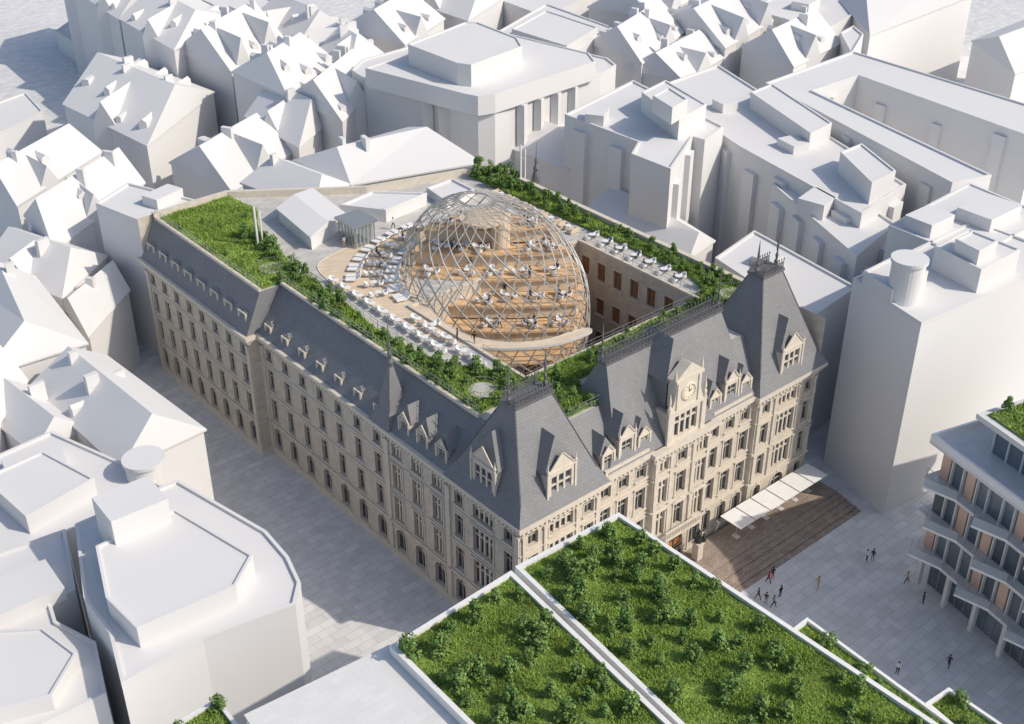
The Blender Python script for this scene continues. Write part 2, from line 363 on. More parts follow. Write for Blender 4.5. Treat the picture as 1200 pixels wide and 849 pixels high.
for i in range(4):
    if i==1:
        flat('white flat stepped block inside the row behind the diagonal dormered houses',[far1[i],(far1[i+1][0]-2,far1[i+1][1]),(far2[i+1][0]-2,far2[i+1][1]),far2[i]],21,[(285,8,5,4,2)]); continue
    gable('white back row house behind the diagonal dormered row, %s from the left'%names[i],[far1[i],(far1[i+1][0]-2,far1[i+1][1]),(far2[i+1][0]-2,far2[i+1][1]),far2[i]],19+i%2*2,[4,6,5,4][i],1+i,2,3,name='white_row_house',cross=1+i%2,ds=.85)
r=flat('large white stepped palace block with rounded corners at top centre',[(412,82),(428,92),(520,116),(540,126),(560,131),(580,130),(598,122),(704,86),(722,76),(712,68),(600,42),(560,34),(545,36),(424,70)],25,tiers=[([(428,80),(545,110),(560,113),(580,110),(698,72),(690,62),(590,38),(556,34)],28),([(478,52),(536,74),(552,76),(612,54),(606,44),(560,26),(545,26)],31.5,27.8)],name='white_palace')
for k,(x,y) in enumerate(((500,113),(520,118),(612,119),(632,112),(652,105),(672,98))):
    c=P(x,y,25); b=MB(); obox(b,c,AZ+(R(20) if x<560 else R(70)),1.3,1.6,0,24.6); b.build('wall_bay','white',r)
gable('white hipped house with skylight slot right of the terrace trees',[(578,165),(638,134),(722,174),(686,206)],17,3,2,0,1)
gable('low white house squeezed behind the hipped one',[(600,140),(660,112),(730,136),(680,166)],16,3,2,0,1)
gable('low white pitched sheds just behind the right edge of the roof terrace',[(690,244),(736,220),(836,282),(806,304)],15,2.5,1,0,0)
BY=dict(step=6,wd=2.8,dp=.9)
flat('tall white stepped block behind the right terrace edge',[(662,134),(742,94),(848,148),(826,164),(812,160),(786,198),(740,180),(748,166)],26,[(700,130,4,3,1.4)],tiers=[([(752,108),(780,94),(828,122),(796,140)],29),([(765,112),(784,102),(806,116),(788,126)],31.5,28.8)],bay=BY)
flat('long white slab with stepped end right of the tall stepped block',[(765,103),(842,76),(1062,216),(1010,250),(868,172)],24,[(850,118,3,3,1.2),(930,165,4,3,1)],tiers=[([(880,108),(905,98),(975,144),(950,156)],26.5),([(985,178),(1010,168),(1050,200),(1022,214)],27)],bay=BY)
flat('white U shaped block around a sunken court at upper right',[(897,97),(1000,60),(1230,130),(1214,162),(1006,88),(952,106),(1162,205),(1116,214)],26,name='white_court_block',bay=dict(step=9,wd=2,dp=.6))
flat('lower white infill roof inside the U shaped court block',[(1040,118),(1080,104),(1205,150),(1190,196),(1165,190)],20,[(1120,140,8,4,1)])
flat('white block with rooftop boxes at the right edge behind the tallest block',[(1042,264),(1136,214),(1232,254),(1136,302)],27,[(1090,252,5,4,1.6),(1160,242,7,5,1.5)],rh=.2)
flat('tallest white block at right with a cylinder drum between stepped volumes on its roof',[(1000,326),(1142,258),(1260,302),(1080,378)],27,[(1066,306,1.9,0,4.6,'cyl')],tiers=[([(1012,318),(1052,298),(1088,318),(1046,340)],28.6),([(1096,288),(1136,268),(1196,292),(1150,316)],29.8),([(1120,280),(1140,270),(1170,282),(1148,294)],31.5,29.6)])
flat('white block directly right of the stone corner tower',[(838,302),(884,270),(1004,336),(948,374)],20,[(900,300,3,3,1)])
flat('white slab between the long slab and the block with rooftop boxes',[(905,215),(950,195),(1050,262),(1004,300)],22,[(960,230,5,4,2)],bay=BY)
flat('low white stepped annex between the stepped block and the long slab',[(828,190),(868,172),(912,200),(880,224)],18)
# --- far top
gable('white dormered house at top left of centre',[(398,34),(450,2),(520,22),(474,52)],20,5,2,2,2,cross=1,ds=.85)
gable('white pitched house at the top edge beside the dormered one',[(470,-2),(520,-28),(590,-4),(548,24)],20,5,2,1,2,cross=1)
flat('white flat stepped block at the top edge, centre',[(585,36),(640,4),(718,32),(668,64)],21,tiers=[([(600,34),(640,12),(700,32),(664,54)],23)])
gable('white dormered terrace right of the top centre block',[(690,50),(745,18),(800,38),(752,74)],20,5,1,3,3,cross=1,ds=.85)
gable('white gabled terrace above the tall stepped block',[(730,80),(790,48),(850,66),(800,94)],18,4,1,2,2,cross=1,ds=.85)
gable('white pitched building near the top, right of centre',[(770,24),(830,-6),(905,24),(850,56)],20,5,1,3,2,cross=2,ds=.85)
gable('white gabled house beside the bowed wall near the top',[(870,54),(925,26),(985,50),(930,78)],20,5,1,2,2,cross=1,ds=.85)
flat('white flat slab at the top edge, right of centre',[(880,10),(940,-20),(1020,5),(965,36)],20,[(945,0,6,4,1.5)])
gable('long white hipped hall at the top right edge',[(985,0),(1120,-40),(1140,-6),(1020,40)],20,3,4,0,2)
gable('white barn roof at the right edge near the top',[(1140,48),(1215,18),(1260,60),(1190,86)],16,4,1,0,0)
flat('white flat roof at the top edge, left of centre',[(560,-10),(630,-40),(700,-10),(640,20)],19)
gable('white pitched house at the top edge above the right of centre terraces',[(690,8),(750,-28),(820,-8),(770,22)],20,5,1,1,2,cross=1)
flat('small white round fronted stub wall near the top right houses',[(985,38),(1000,30),(1012,40),(998,62)],22)
# ------------------------------------------------------------------ facade machinery
WIN=[]
def cell(mb,T,s0,s1,zb,zt,w,o0,o1,arch,rev=.42):
    sm=(s0+s1)/2; a=sm-w/2; b=sm+w/2
    q=lambda s,z,d=0: T@Vector((s,d,z))
    old=mb.T; mb.T=None
    mb.quad(q(s0,zb),q(a,zb),q(a,zt),q(s0,zt)); mb.quad(q(b,zb),q(s1,zb),q(s1,zt),q(b,zt))
    mb.quad(q(a,zb),q(b,zb),q(b,o0),q(a,o0))
    n=8 if arch else 1
    rr=w/2; pts=[]
    if arch:
        for k in range(n+1):
            t=math.pi*(1-k/n); pts.append((sm+rr*math.cos(t),o1-rr+rr*math.sin(t)))
    else: pts=[(a,o1),(b,o1)]
    for k in range(len(pts)-1):
        p,r_=pts[k],pts[k+1]
        mb.quad(q(p[0],p[1]),q(r_[0],r_[1]),q(r_[0],zt),q(p[0],zt)); mb.quad(q(p[0],p[1]),q(p[0],p[1],rev),q(r_[0],r_[1],rev),q(r_[0],r_[1]))
    zs=pts[0][1]
    mb.quad(q(a,o0),q(a,o0,rev),q(a,zs,rev),q(a,zs)); mb.quad(q(b,o0),q(b,zs),q(b,zs,rev),q(b,o0,rev)); mb.quad(q(a,o0),q(b,o0),q(b,o0,rev),q(a,o0,rev))
    mb.T=old
def win_pane(mb,w,h,arch,d=.34):
    if arch:
        r=w/2; vs=[(-r,d,0),(r,d,0)]+[(r*math.cos(math.pi*k/8),d,h-r+r*math.sin(math.pi*k/8)) for k in range(9)]
    else: vs=[(-w/2,d,0),(w/2,d,0),(w/2,d,h),(-w/2,d,h)]
    mb.add(vs,[tuple(range(len(vs)))])
def win_frame(mb,w,h,arch,nm,d=.33):
    t=.06; hs=h-(w/2 if arch else 0)
    mb.box(-w/2,d-.08,0,-w/2+t,d,hs); mb.box(w/2-t,d-.08,0,w/2,d,hs); mb.box(-w/2+t,d-.08,0,w/2-t,d,t)
    if not arch: mb.box(-w/2+t,d-.08,h-t,w/2-t,d,h)
    for k in range(1,nm+1):
        x=-w/2+w*k/(nm+1); tt=t*.55 if nm==1 else .13; mb.box(x-tt,d-.09-(.1 if nm>1 else 0),t,x+tt,d-.003,(h-t-.01))
    zz=h*.66 if not arch else hs; mb.box(-w/2+t,d-.10-(.08 if nm>1 else 0),zz-.04,w/2-t,d-.005,zz+.04+(.08 if nm>1 else 0))
def win_surround(mb,w,h,arch,orn):
    hs=h-(w/2 if arch else 0); e=.2 if orn else .15; pr=.10 if orn else .06
    mb.box(-w/2-e,-pr,-.02,-w/2-.001,.02,hs); mb.box(w/2+.001,-pr,-.02,w/2+e,.02,hs)
    mb.box(-w/2-e-.1,-.2,-.2,w/2+e+.1,.02,-.021)
    if arch:
        r=w/2
        for k in range(8):
            t0=math.pi*k/8; t1=math.pi*(k+1)/8
            p=[(c*math.cos(t),hs+c*math.sin(t)) for t in (t0,t1) for c in (r,r+e)]
            a,b_,c_,d_=p[0],p[1],p[3],p[2]
            mb.add([(x,-pr,z) for x,z in (a,b_,c_,d_)]+[(x,.02,z) for x,z in (a,b_,c_,d_)],[(0,3,2,1),(1,2,6,5),(0,4,7,3)])
        mb.box(-.13,-.16,h-.02,.13,.02,h+.36)
    else:
        mb.box(-w/2-e,-pr-.02,h+.001,w/2+e,.02,h+.2)
        if orn: mb.box(-w/2-e-.12,-.25,h+.202,w/2+e+.12,.02,h+.33)
        if orn>1:
            W_=w/2+e+.1; mb.add([(-W_,-.18,h+.332),(W_,-.18,h+.332),(0,-.18,h+.85),(-W_,.02,h+.332),(W_,.02,h+.332),(0,.02,h+.85)],[(0,1,2),(1,4,5,2),(3,0,2,5)])
floors=[(0,5.2,1.35,4.5,True),(5.2,9.8,5.85,9.0,False),(9.8,14.0,10.4,13.4,False),(14.0,17.3,14.7,16.4,False)]
def facade(mb,a,b,bays_,style=0):
    a=Vector(a);b=Vector(b); d=(b-a); L=d.length; th=math.atan2(d.y,d.x); T=Matrix.Translation((a.x,a.y,0))@Matrix.Rotation(th,4,'Z')
    s=0
    for (wd,k) in bays_:
        for fi,(zb,zt,o0,o1,ar) in enumerate(floors):
            if k=='b':
                q=lambda s_,z:T@Vector((s_,0,z)); mb.quad(q(s,zb),q(s+wd,zb),q(s+wd,zt),q(s,zt)); continue
            w_={'n':1.35,'p':1.8,'W':3.2,'D':1.5,'m':1.5}[k]; nm={'n':1,'p':2,'W':3,'D':1,'m':1}[k]; oo0,oo1=o0,o1; arch=ar
            if fi==0 and k=='n' and not style: w_=1.7
            if k in 'Wp' and fi==0: w_=2.3 if k=='W' else 1.8; nm=1
            if k in 'Wp' and fi in(1,2): oo1+=.15; oo0-=.1
            if k=='D' and fi==0: w_=2.4; oo0=.92; oo1=4.6
            cell(mb,T,s,s+wd,zb,zt,w_,oo0,oo1,arch)
            p=T@Vector((s+wd/2,0,oo0)); WIN.append((p,th,round(w_,2),round(oo1-oo0,2),arch,nm,(2 if (style and fi==1 and k in 'WpD') else 1 if fi<3 and (style or k in 'Wp') else 0),k=='D' and fi==0))
        s+=wd
# ------------------------------------------------------------------ the stone building
HALL=empty('stone_hall',(0,0,0),0,'large ornate limestone hall with slate roofs, clock gable and planted roof terrace around a dome','building')
FP=[(0,-.6),(11,-.6),(11,0),(19,0),(19,-.6),(28,-.6),(28,0),(36,0),(36,-.6),(47,-.6),(47,60),(28,65.5),(12,77),(-1.5,77),(-1.5,49),(0,49)]
wl=MB()
tower=[(3.3,'n'),(4.4,'W'),(3.3,'n')]
facade(wl,(0,-.6),(11,-.6),tower,1); facade(wl,(11,-.6),(11,0),[(.6,'b')]); facade(wl,(11,0),(19,0),[(8/3,'m')]*3,1); facade(wl,(19,0),(19,-.6),[(.6,'b')])
facade(wl,(19,-.6),(28,-.6),[(2.7,'p'),(3.6,'D'),(2.7,'p')],1); facade(wl,(28,-.6),(28,0),[(.6,'b')]); facade(wl,(28,0),(36,0),[(8/3,'m')]*3,1)
facade(wl,(36,0),(36,-.6),[(.6,'b')]); facade(wl,(36,-.6),(47,-.6),tower,1)
for a,b in (((47,-.6),(47,60)),((47,60),(28,65.5)),((28,65.5),(12,77)),((12,77),(-1.5,77))):
    wl.quad((*a,0),(*b,0),(*b,24),(*a,24))
facade(wl,(-1.5,77),(-1.5,49),[(28/8,'n')]*8); facade(wl,(-1.5,49),(0,49),[(1.5,'b')]);
facade(wl,(0,49),(0,-.6),[(27/7,'n')]*7+[(11/3,'p')]*3+[(3.6,'n'),(4.4,'W'),(3.6,'n')])
wl.build('wall','stone',HALL)
bd=MB(); inn=offs(FP,-.02)
for z0,z1,pr in ((0,1.0,.14),(5.0,5.3,.2),(9.55,9.75,.12),(13.9,14.06,.10),(16.95,17.3,.26),(17.3,17.65,.48),(17.65,18.1,.75)):
    bd.ring(inn,offs(FP,pr),z0+(.0 if z0==0 else .002),z1-.002)
def dent(a,b,z,h,pr,step,wd):
    a=Vector(a);b=Vector(b);d=b-a;L=d.length;d.normalize(); k=int(L/step)
    for i in range(k):
        p=a+d*(i+.5)*L/k; th=math.atan2(d.y,d.x); bd.T=Matrix.Translation((p.x,p.y,0))@Matrix.Rotation(th,4,'Z'); bd.box(-wd/2,-pr,z,wd/2,.01,z+h)
    bd.T=None
for i in range(len(FP)):
    a=FP[i];b=FP[(i+1)%len(FP)]
    if a[0]>46 and b[0]>46 or a[1]>60 and b[1]>60 and b[0]>-1.4 or (a[0]>46 and b[1]>60): continue
    if (Vector(a)-Vector(b)).length>2: dent(a,b,16.6,.33,.2,.6,.26)
bd.build('cornice','stone_smooth',HALL)
def pil(a,th,s,w,z0,z1,pr):
    pl=MB(); pl.T=Matrix.Translation((a[0],a[1],0))@Matrix.Rotation(th,4,'Z'); pl.box(s-w/2,-pr,z0,s+w/2,.01,z1-.45)
    pl.box(s-w/2-.08,-pr-.08,z1-.45,s+w/2+.08,.01,z1-.1); pl.build('pilaster','stone_smooth',HALL)
for x0,ws in ((0,(.45,3.3,7.7,10.55)),(36,(.45,3.3,7.7,10.55)),(19,(.35,2.7,6.3,8.65))):
    for s in ws:
        pil((x0,-.6),0,s,.45,5.3,9.5,.2); pil((x0,-.6),0,s,.45,9.78,16.5,.18)
for y in (48.6,22,11,-.2):
    pil((0,y),-math.pi/2,0,.7,1.02,16.5,.2)
for y in (76.6,49.4): pil((-1.5,y),-math.pi/2,0,.7,1.02,16.5,.2)
b=MB(); b.box(20.6,-1.7,5.31,26.4,-.62,5.6); b.box(20.6,-1.7,6.4,26.4,-1.45,6.55)
for k in range(20): b.bar((20.75+k*.29,-1.57,5.6),(20.75+k*.29,-1.57,6.4),.07)
for x in (21.2,25.8): b.add([(x-.2,-.62,4.2),(x+.2,-.62,4.2),(x+.2,-.62,5.3),(x-.2,-.62,5.3),(x-.2,-1.5,5.3),(x+.2,-1.5,5.3)],[(0,1,5,4),(0,4,3),(1,2,5)])
b.build('balcony','stone_smooth',HALL)
for (xa,xb,yy) in ((11.9,18.4,-.35),(28.6,35.1,-.35)):
    b=MB(); b.box(xa,yy,18.102,xb,yy+.3,18.6); b.build('attic_parapet','stone_smooth',HALL)
# windows
WIN.sort(key=lambda q:(q[0]-Vector(CAM)).length)
cacheW={}
rest=MB()
for i,(p,th,w_,h_,ar,nm,orn,isd) in enumerate(WIN):
    if isd:
        b=MB(); b.box(-w_/2,.3,0,w_/2,.38,h_-w_/2); win_pane(b,w_,h_,ar,.29); o=b.build('door','door',HALL,False); o.location=p; o.rotation_euler=(0,0,th)
        f=MB(); win_surround(f,w_,h_,ar,0); f.build('surround','stone_smooth',o,False)
        f=MB(); f.box(-.04,.2,.05,.04,.28,h_-w_/2); f.box(-w_/2,.2,h_-w_/2,w_/2,.28,h_-w_/2+.1); f.build('frame','iron',o,False)
        continue
    if i<97:
        key=(w_,h_,ar,nm,orn)
        if key not in cacheW:
            b=MB(); win_pane(b,w_,h_,ar); o=b.build('window','glass',HALL,False)
            b=MB(); win_frame(b,w_,h_,ar,nm); b.build('frame','frame' if nm<2 else 'stone_smooth',o,False)
            b=MB(); win_surround(b,w_,h_,ar,orn); b.build('surround','stone_smooth',o,False); cacheW[key]=o
        else: o=copy_tree(cacheW[key],HALL)
        o.location=p; o.rotation_euler=(0,0,th)
    else:
        rest.T=Matrix.Translation(p)@Matrix.Rotation(th,4,'Z'); rest.m=0; win_pane(rest,w_,h_,ar); rest.m=1; win_frame(rest,w_,h_,ar,nm); rest.m=2; win_surround(rest,w_,h_,ar,orn)
rest.T=None; o=rest.build('window',['glass','frame','stone_smooth'],HALL); o['kind']='stuff'
# dormers
def dormer(x,y,th,z0,w_,h_,gh,ww,wh,dep,nm=1,big=False):
    T=Matrix.Identity(4); b=MB(); cell(b,T,-w_/2,w_/2,0,h_,ww,.35,.35+wh,False,.3)
    b.quad((-w_/2,dep,0),(-w_/2,0,0),(-w_/2,0,h_),(-w_/2,dep,h_)); b.quad((w_/2,0,0),(w_/2,dep,0),(w_/2,dep,h_),(w_/2,0,h_))
    b.add([(-w_/2,0,h_),(w_/2,0,h_),(0,0,h_+gh*.8)],[(0,1,2)])
    b.box(-w_/2-.1,-.14,h_-.02,w_/2+.1,.05,h_+.14)
    for sx in (-1,1):
        b.box(sx*w_/2-.13,-.12,-.02,sx*w_/2+.13,.1,h_-.021)
        if big: b.lathe(sx*(w_/2),-.02,[(.16,h_+.14),(.18,h_+.4),(.08,h_+.6),(.02,h_+1.2)],8)
    if gh>.6:
        for sx in (-1,1): b.bar((sx*(w_/2),-.05,h_+.08),(0,-.05,h_+gh*.8+.08),.08)
    o=b.build('dormer','stone_smooth',HALL,False); o.location=(x,y,z0); o.rotation_euler=(0,0,th)
    r=MB(); e=.32 if gh>.6 else .15; pk=h_+gh*1.35; yh=.12
    hy=yh+w_*.28
    E=[(-w_/2-e,yh,h_+.15*(gh<.6)),(w_/2+e,yh,h_+.15*(gh<.6)),(w_/2+e,dep,h_+.15*(gh<.6)),(-w_/2-e,dep,h_+.15*(gh<.6))]
    A=(0,hy,pk+.15*(gh<.6)); B=(0,dep+pk*.45,pk+.15*(gh<.6))
    r.add(E+[A,B],[(0,4,5,3),(1,2,5,4)]); r.add([E[0],E[1],A],[(0,1,2)])
    r.build('dormer_roof','slate',o,False)
    g_=MB(); g_.T=Matrix.Translation((0,0,.35)); g_.m=0; win_pane(g_,ww,wh,False,.26); g_.m=1; win_frame(g_,ww,wh,False,nm,.25); g_.build('window',['glass','stone_smooth' if nm>1 else 'frame'],o,False)
    return o
z0=18.1
dormer(5.5,-.5,0,z0,3.7,4.1,2.5,2.7,3.2,3.4,2,True); dormer(41.5,-.5,0,z0,3.7,4.1,2.5,2.7,3.2,3.4,2,True); dormer(0.1,5.2,-math.pi/2,z0,3.7,4.1,2.5,2.7,3.2,3.4,2,True)
for x in (12.7,18.0,29.2,34.4): dormer(x,.2,0,z0+.1,1.7,2.1,1.3,1.1,1.5,2.0)
for x in (15.35,31.85): dormer(x,.15,0,z0+.1,2.3,3.1,1.8,1.5,2.3,2.7,1,True)
for y in (12.3,15.6,18.9): dormer(.3,y,-math.pi/2,z0+.1,1.7,2.0,1.3,1.1,1.5,2.0)
for k in range(7): dormer(.35,47.07-k*27/7,-math.pi/2,z0+.35,1.15,1.15,.25,.85,.7,1.1)
for k in range(8): dormer(-1.0,75.25-k*3.5,-math.pi/2,z0+.9,1.7,1.5,.3,1.25,1.05,1.5)
# clock gable
T=Matrix.Identity(4); b=MB(); cell(b,T,-2.4,2.4,0,3.4,3.2,.4,2.9,False,.35)
b.box(-2.7,-.22,3.38,2.7,.1,3.75); b.box(-1.75,-.02,3.75,1.75,1.2,6.9); b.box(-1.95,-.2,6.9,1.95,1.2,7.2)
b.add([(-1.9,-.1,7.2),(1.9,-.1,7.2),(0,-.1,8.6),(-1.9,1.2,7.2),(1.9,1.2,7.2),(0,1.2,8.6)],[(0,1,2),(1,4,5,2),(3,0,2,5)])
for sx in (-1,1):
    pts=[(sx*1.75,3.75)]+[(sx*(1.75+.95*(1-math.sin(t*math.pi/2/6))),3.75+2.3*(1-math.cos(t*math.pi/2/6))) for t in range(7)]
    vs=[(x,-.01,z) for x,z in pts]+[(x,.35,z) for x,z in pts]; n=len(pts); b.add(vs,[tuple(range(n))]+[(i,(i+1)%n,n+(i+1)%n,n+i) for i in range(n)])
    b.lathe(sx*2.5,0,[(.22,3.75),(.25,4.3),(.12,4.6),(.18,4.9),(.02,6.0)],8); b.box(sx*2.4-.3,-.2,0,sx*2.4+.3,.1,3.37); b.box(sx*1.5-.16,-.16,3.752,sx*1.5+.16,.01,6.88)
    b.lathe(sx*1.85,.1,[(.14,7.2),(.16,7.6),(.02,8.5)],8)
b.quad((-2.4,4,0),(-2.4,0,0),(-2.4,0,3.4),(-2.4,4,3.4)); b.quad((2.4,0,0),(2.4,4,0),(2.4,4,3.4),(2.4,0,3.4)); b.quad((-2.4,0,3.4),(2.4,0,3.4),(2.4,4,3.4),(-2.4,4,3.4))
CG=b.build('clock_gable','stone_smooth',HALL,False); CG.location=(23.5,-.62,z0); CG.scale=(1.1,1,1.08)
b=MB(); b.T=Matrix.Translation((0,0,.4)); b.m=0; win_pane(b,3.2,2.5,False,.3); b.m=1; win_frame(b,3.2,2.5,False,3,.29); b.build('window',['glass','stone_smooth'],CG,False)
b=MB(); b.T=Matrix.Rotation(math.pi/2,4,'X'); b.m=0; q8=.8
b.lathe(0,5.35,[(1.05*q8,.03),(1.05*q8,.12)],32); b.m=1; b.lathe(0,5.35,[(1.3*q8,.0),(1.3*q8,.09),(1.1*q8,.2),(1.05*q8,.2),(1.05*q8,.121)],32,False); b.m=2
for k in range(12):
    t=math.pi/6*k; s_,c_=math.sin(t)*q8,math.cos(t)*q8; b.bar((.78*s_,5.35+.78*c_,.135),(.95*s_,5.35+.95*c_,.135),.03)
b.bar((0,5.35,.15),(.36,5.55,.15),.04); b.bar((0,5.35,.16),(-.08,5.95,.16),.03)
b.build('clock',['dial','stone_smooth','iron'],CG,False)
r=MB()
r.add([(-2.2,1.0,6.6),(2.2,1.0,6.6),(0,2.6,10.2),(0,6.5,10.2),(-2.2,5,6.6),(2.2,5,6.6)],[(0,1,2),(0,2,3,4),(1,5,3,2)])
for sx in (-1,1): r.quad((sx*1.9,1.21,3.4),(sx*1.9,5,3.4),(sx*1.9,5,6.8),(sx*1.9,1.21,6.8))
r.build('dormer_roof','slate',CG,False)
def frustum(mb,rc,z):
    for i in range(len(z)-1):
        a=rc[i];c=rc[i+1]; A=[(a[0],a[1],z[i]),(a[2],a[1],z[i]),(a[2],a[3],z[i]),(a[0],a[3],z[i])]; C=[(c[0],c[1],z[i+1]),(c[2],c[1],z[i+1]),(c[2],c[3],z[i+1]),(c[0],c[3],z[i+1])]
        for k in range(4): mb.quad(A[k],A[(k+1)%4],C[(k+1)%4],C[k])
    c=rc[-1]; mb.quad((c[0],c[1],z[-1]),(c[2],c[1],z[-1]),(c[2],c[3],z[-1]),(c[0],c[3],z[-1]))
ZT=23.3
m_=MB()
m_.quad((-.3,49,z0),(-.3,2,z0),(3.9,2,ZT+.2),(3.9,49,ZT+.2)); m_.quad((-1.8,77.2,z0),(-1.8,48.8,z0),(.7,48.8,ZT+.2),(.7,77.2,ZT+.2))
m_.add([(-1.8,48.8,z0),(.7,48.8,z0),(.7,48.8,ZT+.2)],[(0,1,2)]); m_.quad((.7,48.8,z0),(3.9,48.8,z0),(3.9,48.8,ZT+.2),(.7,48.8,ZT+.2))
m_.quad((5,-.3,z0),(42,-.3,z0),(42,3.9,ZT+.2),(5,3.9,ZT+.2))
m_.quad((-1.8,77.2,z0),(.7,77.2,ZT+.2),(.7,77.2,z0),(-.5,77.2,z0))
m_.build('mansard_roof','slate',HALL)
def crest(x0,x1,yy,z,h,par,step=.42):
    m_=MB()
    m_.bar((x0,yy,z+h*.72),(x1,yy,z+h*.72),.06); m_.bar((x0,yy,z+h*.18),(x1,yy,z+h*.18),.06)
    n=max(2,round((x1-x0)/step)); st_=(x1-x0)/n
    for k in range(n+1):
        x=x0+k*st_; m_.bar((x,yy,z),(x,yy,z+h*.95),.05,.03); m_.lathe(x,yy,[(.02,z+h*.9),(.1,z+h),(.02,z+h*1.2)],5)
        if k<n:
            for q in range(4):
                t0=math.pi*2*q/4; t1=math.pi*2*(q+1)/4; rr=st_*.36; zc=z+h*.45
                m_.bar((x+st_/2+rr*math.cos(t0),yy,zc+h*.22*math.sin(t0)),(x+st_/2+rr*math.cos(t1),yy,zc+h*.22*math.sin(t1)),.035)
    return m_.build('cresting','lead',par)
for x0,x1,zt in ((-.5,11.5,28.0),(35.5,47.5,29.8)):
    m_=MB(); cx=(x0+x1)/2+(.3 if x0>0 else 0); hw=2.4 if x0<0 else 1.7
    frustum(m_,[(x0-.2,-1.3,x1+.2,10.9),(x0+.85,-.25,x1-.85,9.9),(cx-hw,3.8,cx+hw,5.8)],[z0,z0+1.8,zt]); tr=m_.build('tower_roof','slate',HALL)
    m_=MB(); m_.box(cx-hw-.2,3.6,zt,cx+hw+.2,6.0,zt+.3); m_.build('roof_curb','lead',tr)
    for yy in (3.75,5.85): crest(cx-hw,cx+hw,yy,zt+.3,1.15,tr)
    for s in (-hw,hw):
        m_=MB(); m_.lathe(cx+s,4.8,[(.22,zt+.3),(.28,zt+.8),(.11,zt+1.1),(.2,zt+1.6),(.07,zt+2.0),(.15,zt+2.5),(.02,zt+4.5)],8); m_.build('finial','lead',tr)
    for sx,sy,tx,ty in ((x0+.85,-.25,cx-hw,3.8),(x1-.85,-.25,cx+hw,3.8),(x0+.85,9.9,cx-hw,5.8)): m_=MB(); m_.bar((sx,sy,z0+1.8),(tx,ty,zt),.09); m_.build('hip_flashing','lead',tr)
m_=MB(); frustum(m_,[(12.2,-.45,35.6,9.0),(14.2,.9,34.8,8.6),(16.0,4.3,33.8,5.5)],[z0,z0+2.4,27.7]); cr=m_.build('central_roof','slate',HALL)
m_=MB(); m_.box(15.8,4.15,27.7,34.0,5.65,27.9); m_.build('roof_curb','lead',cr)
for yy in (4.3,5.5): crest(15.9,33.9,yy,27.9,1.35,cr,.55)
for x in (15.9,33.9): m_=MB(); m_.lathe(x,4.9,[(.22,27.9),(.26,28.5),(.1,28.9),(.18,29.6),(.06,29.9),(.13,30.4),(.02,32.6)],8); m_.build('finial','lead',cr)
m_=MB(); frustum(m_,[(-.6,20.6,3.2,24.4),(.2,21.4,2.6,23.6),(1.2,22.3,1.6,22.7)],[z0,z0+2,25.2]); tr=m_.build('turret_roof','slate',HALL)
m_=MB(); m_.lathe(1.4,22.5,[(.32,25.0),(.36,25.5),(.16,25.9),(.28,26.5),(.1,27.0),(.2,27.5),(.06,28.2),(.03,30.2)],8); m_.build('finial','lead',tr)
for sx,sy in ((.2,21.4),(.2,23.6),(2.6,21.4)): m_=MB(); m_.bar((sx,sy,z0+2),(1.4,22.5,25.1),.08); m_.build('hip_flashing','lead',tr)
# roof terrace slab with a courtyard hole, oblique back edge
HY=13.0
t_=MB()
def tp(poly): t_.add([(x,y,ZT) for x,y in poly],[tuple(range(len(poly)))])
tp([(3.7,4),(12.5,4),(12.5,49),(3.7,49)]); tp([(.6,49),(12.5,49),(12.5,76.4),(11.9,76.8),(.6,76.8)]); tp([(12.5,34),(40,34),(40,61.8),(28,65.3),(12.5,76.4)]); tp([(40,4),(46.7,4),(46.7,59.9),(40,61.8)]); tp([(12.5,4),(40,4),(40,HY),(12.5,HY)])
t_.build('terrace','terrace',HALL)
cw=MB(); WIN=[]
floors=[(8,13,9.3,11.6,False),(13,18,14.2,16.6,False),(18,23.28,19.2,21.8,False)]
facade(cw,(40,34),(40,HY),[((34-HY)/7,'m')]*7)
cw.quad((12.5,34,8),(40,34,8),(40,34,ZT-.02),(12.5,34,ZT-.02)); cw.quad((12.5,HY,8),(12.5,34,8),(12.5,34,ZT-.02),(12.5,HY,ZT-.02)); cw.quad((40,HY,8),(12.5,HY,8),(12.5,HY,ZT-.02),(40,HY,ZT-.02))
cw.build('courtyard_wall','stone',HALL)
cw=MB(); cw.quad((12.5,HY,8),(40,HY,8),(40,34,8),(12.5,34,8)); cw.build('courtyard_floor','terrace',HALL)
cw=MB()
for (p,th,w_,h_,ar,nm,orn,isd) in WIN:
    cw.T=Matrix.Translation(p)@Matrix.Rotation(th,4,'Z'); cw.m=0; win_pane(cw,w_,h_,ar); cw.m=1; win_frame(cw,w_,h_,ar,1); cw.m=2; win_surround(cw,w_,h_,ar,0)
cw.T=None; o=cw.build('courtyard_window',['warmpane','door','stone_smooth'],HALL); o['kind']='stuff'
cw=MB(); cw.ring([(12.6,HY+.1),(39.9,HY+.1),(39.9,33.9),(12.6,33.9)],[(12.2,HY-.3),(40.3,HY-.3),(40.3,34.3),(12.2,34.3)],ZT+.003,ZT+.35)
cw.box(46.3,10.6,ZT,47.02,60,24.3)
cw.box(3.6,10.2,ZT+.18,4.0,48.9,ZT+.55); cw.box(.6,48.9,ZT+.18,1.0,76.39,ZT+.55)
bk=[(47.03,60),(28.03,65.55),(12.03,77.03),(.6,77.03)]; bi=[(46.29,59.7),(27.8,65.0),(11.8,76.4),(.6,76.4)]
for k in range(3):
    a,b_,c_,d_=bi[k],bk[k],bk[k+1],bi[k+1]; cw.add([(*a,ZT),(*b_,ZT),(*c_,ZT),(*d_,ZT),(*a,24.31),(*b_,24.31),(*c_,24.31),(*d_,24.31)],[(4,5,6,7),(0,4,7,3),(1,2,6,5)])
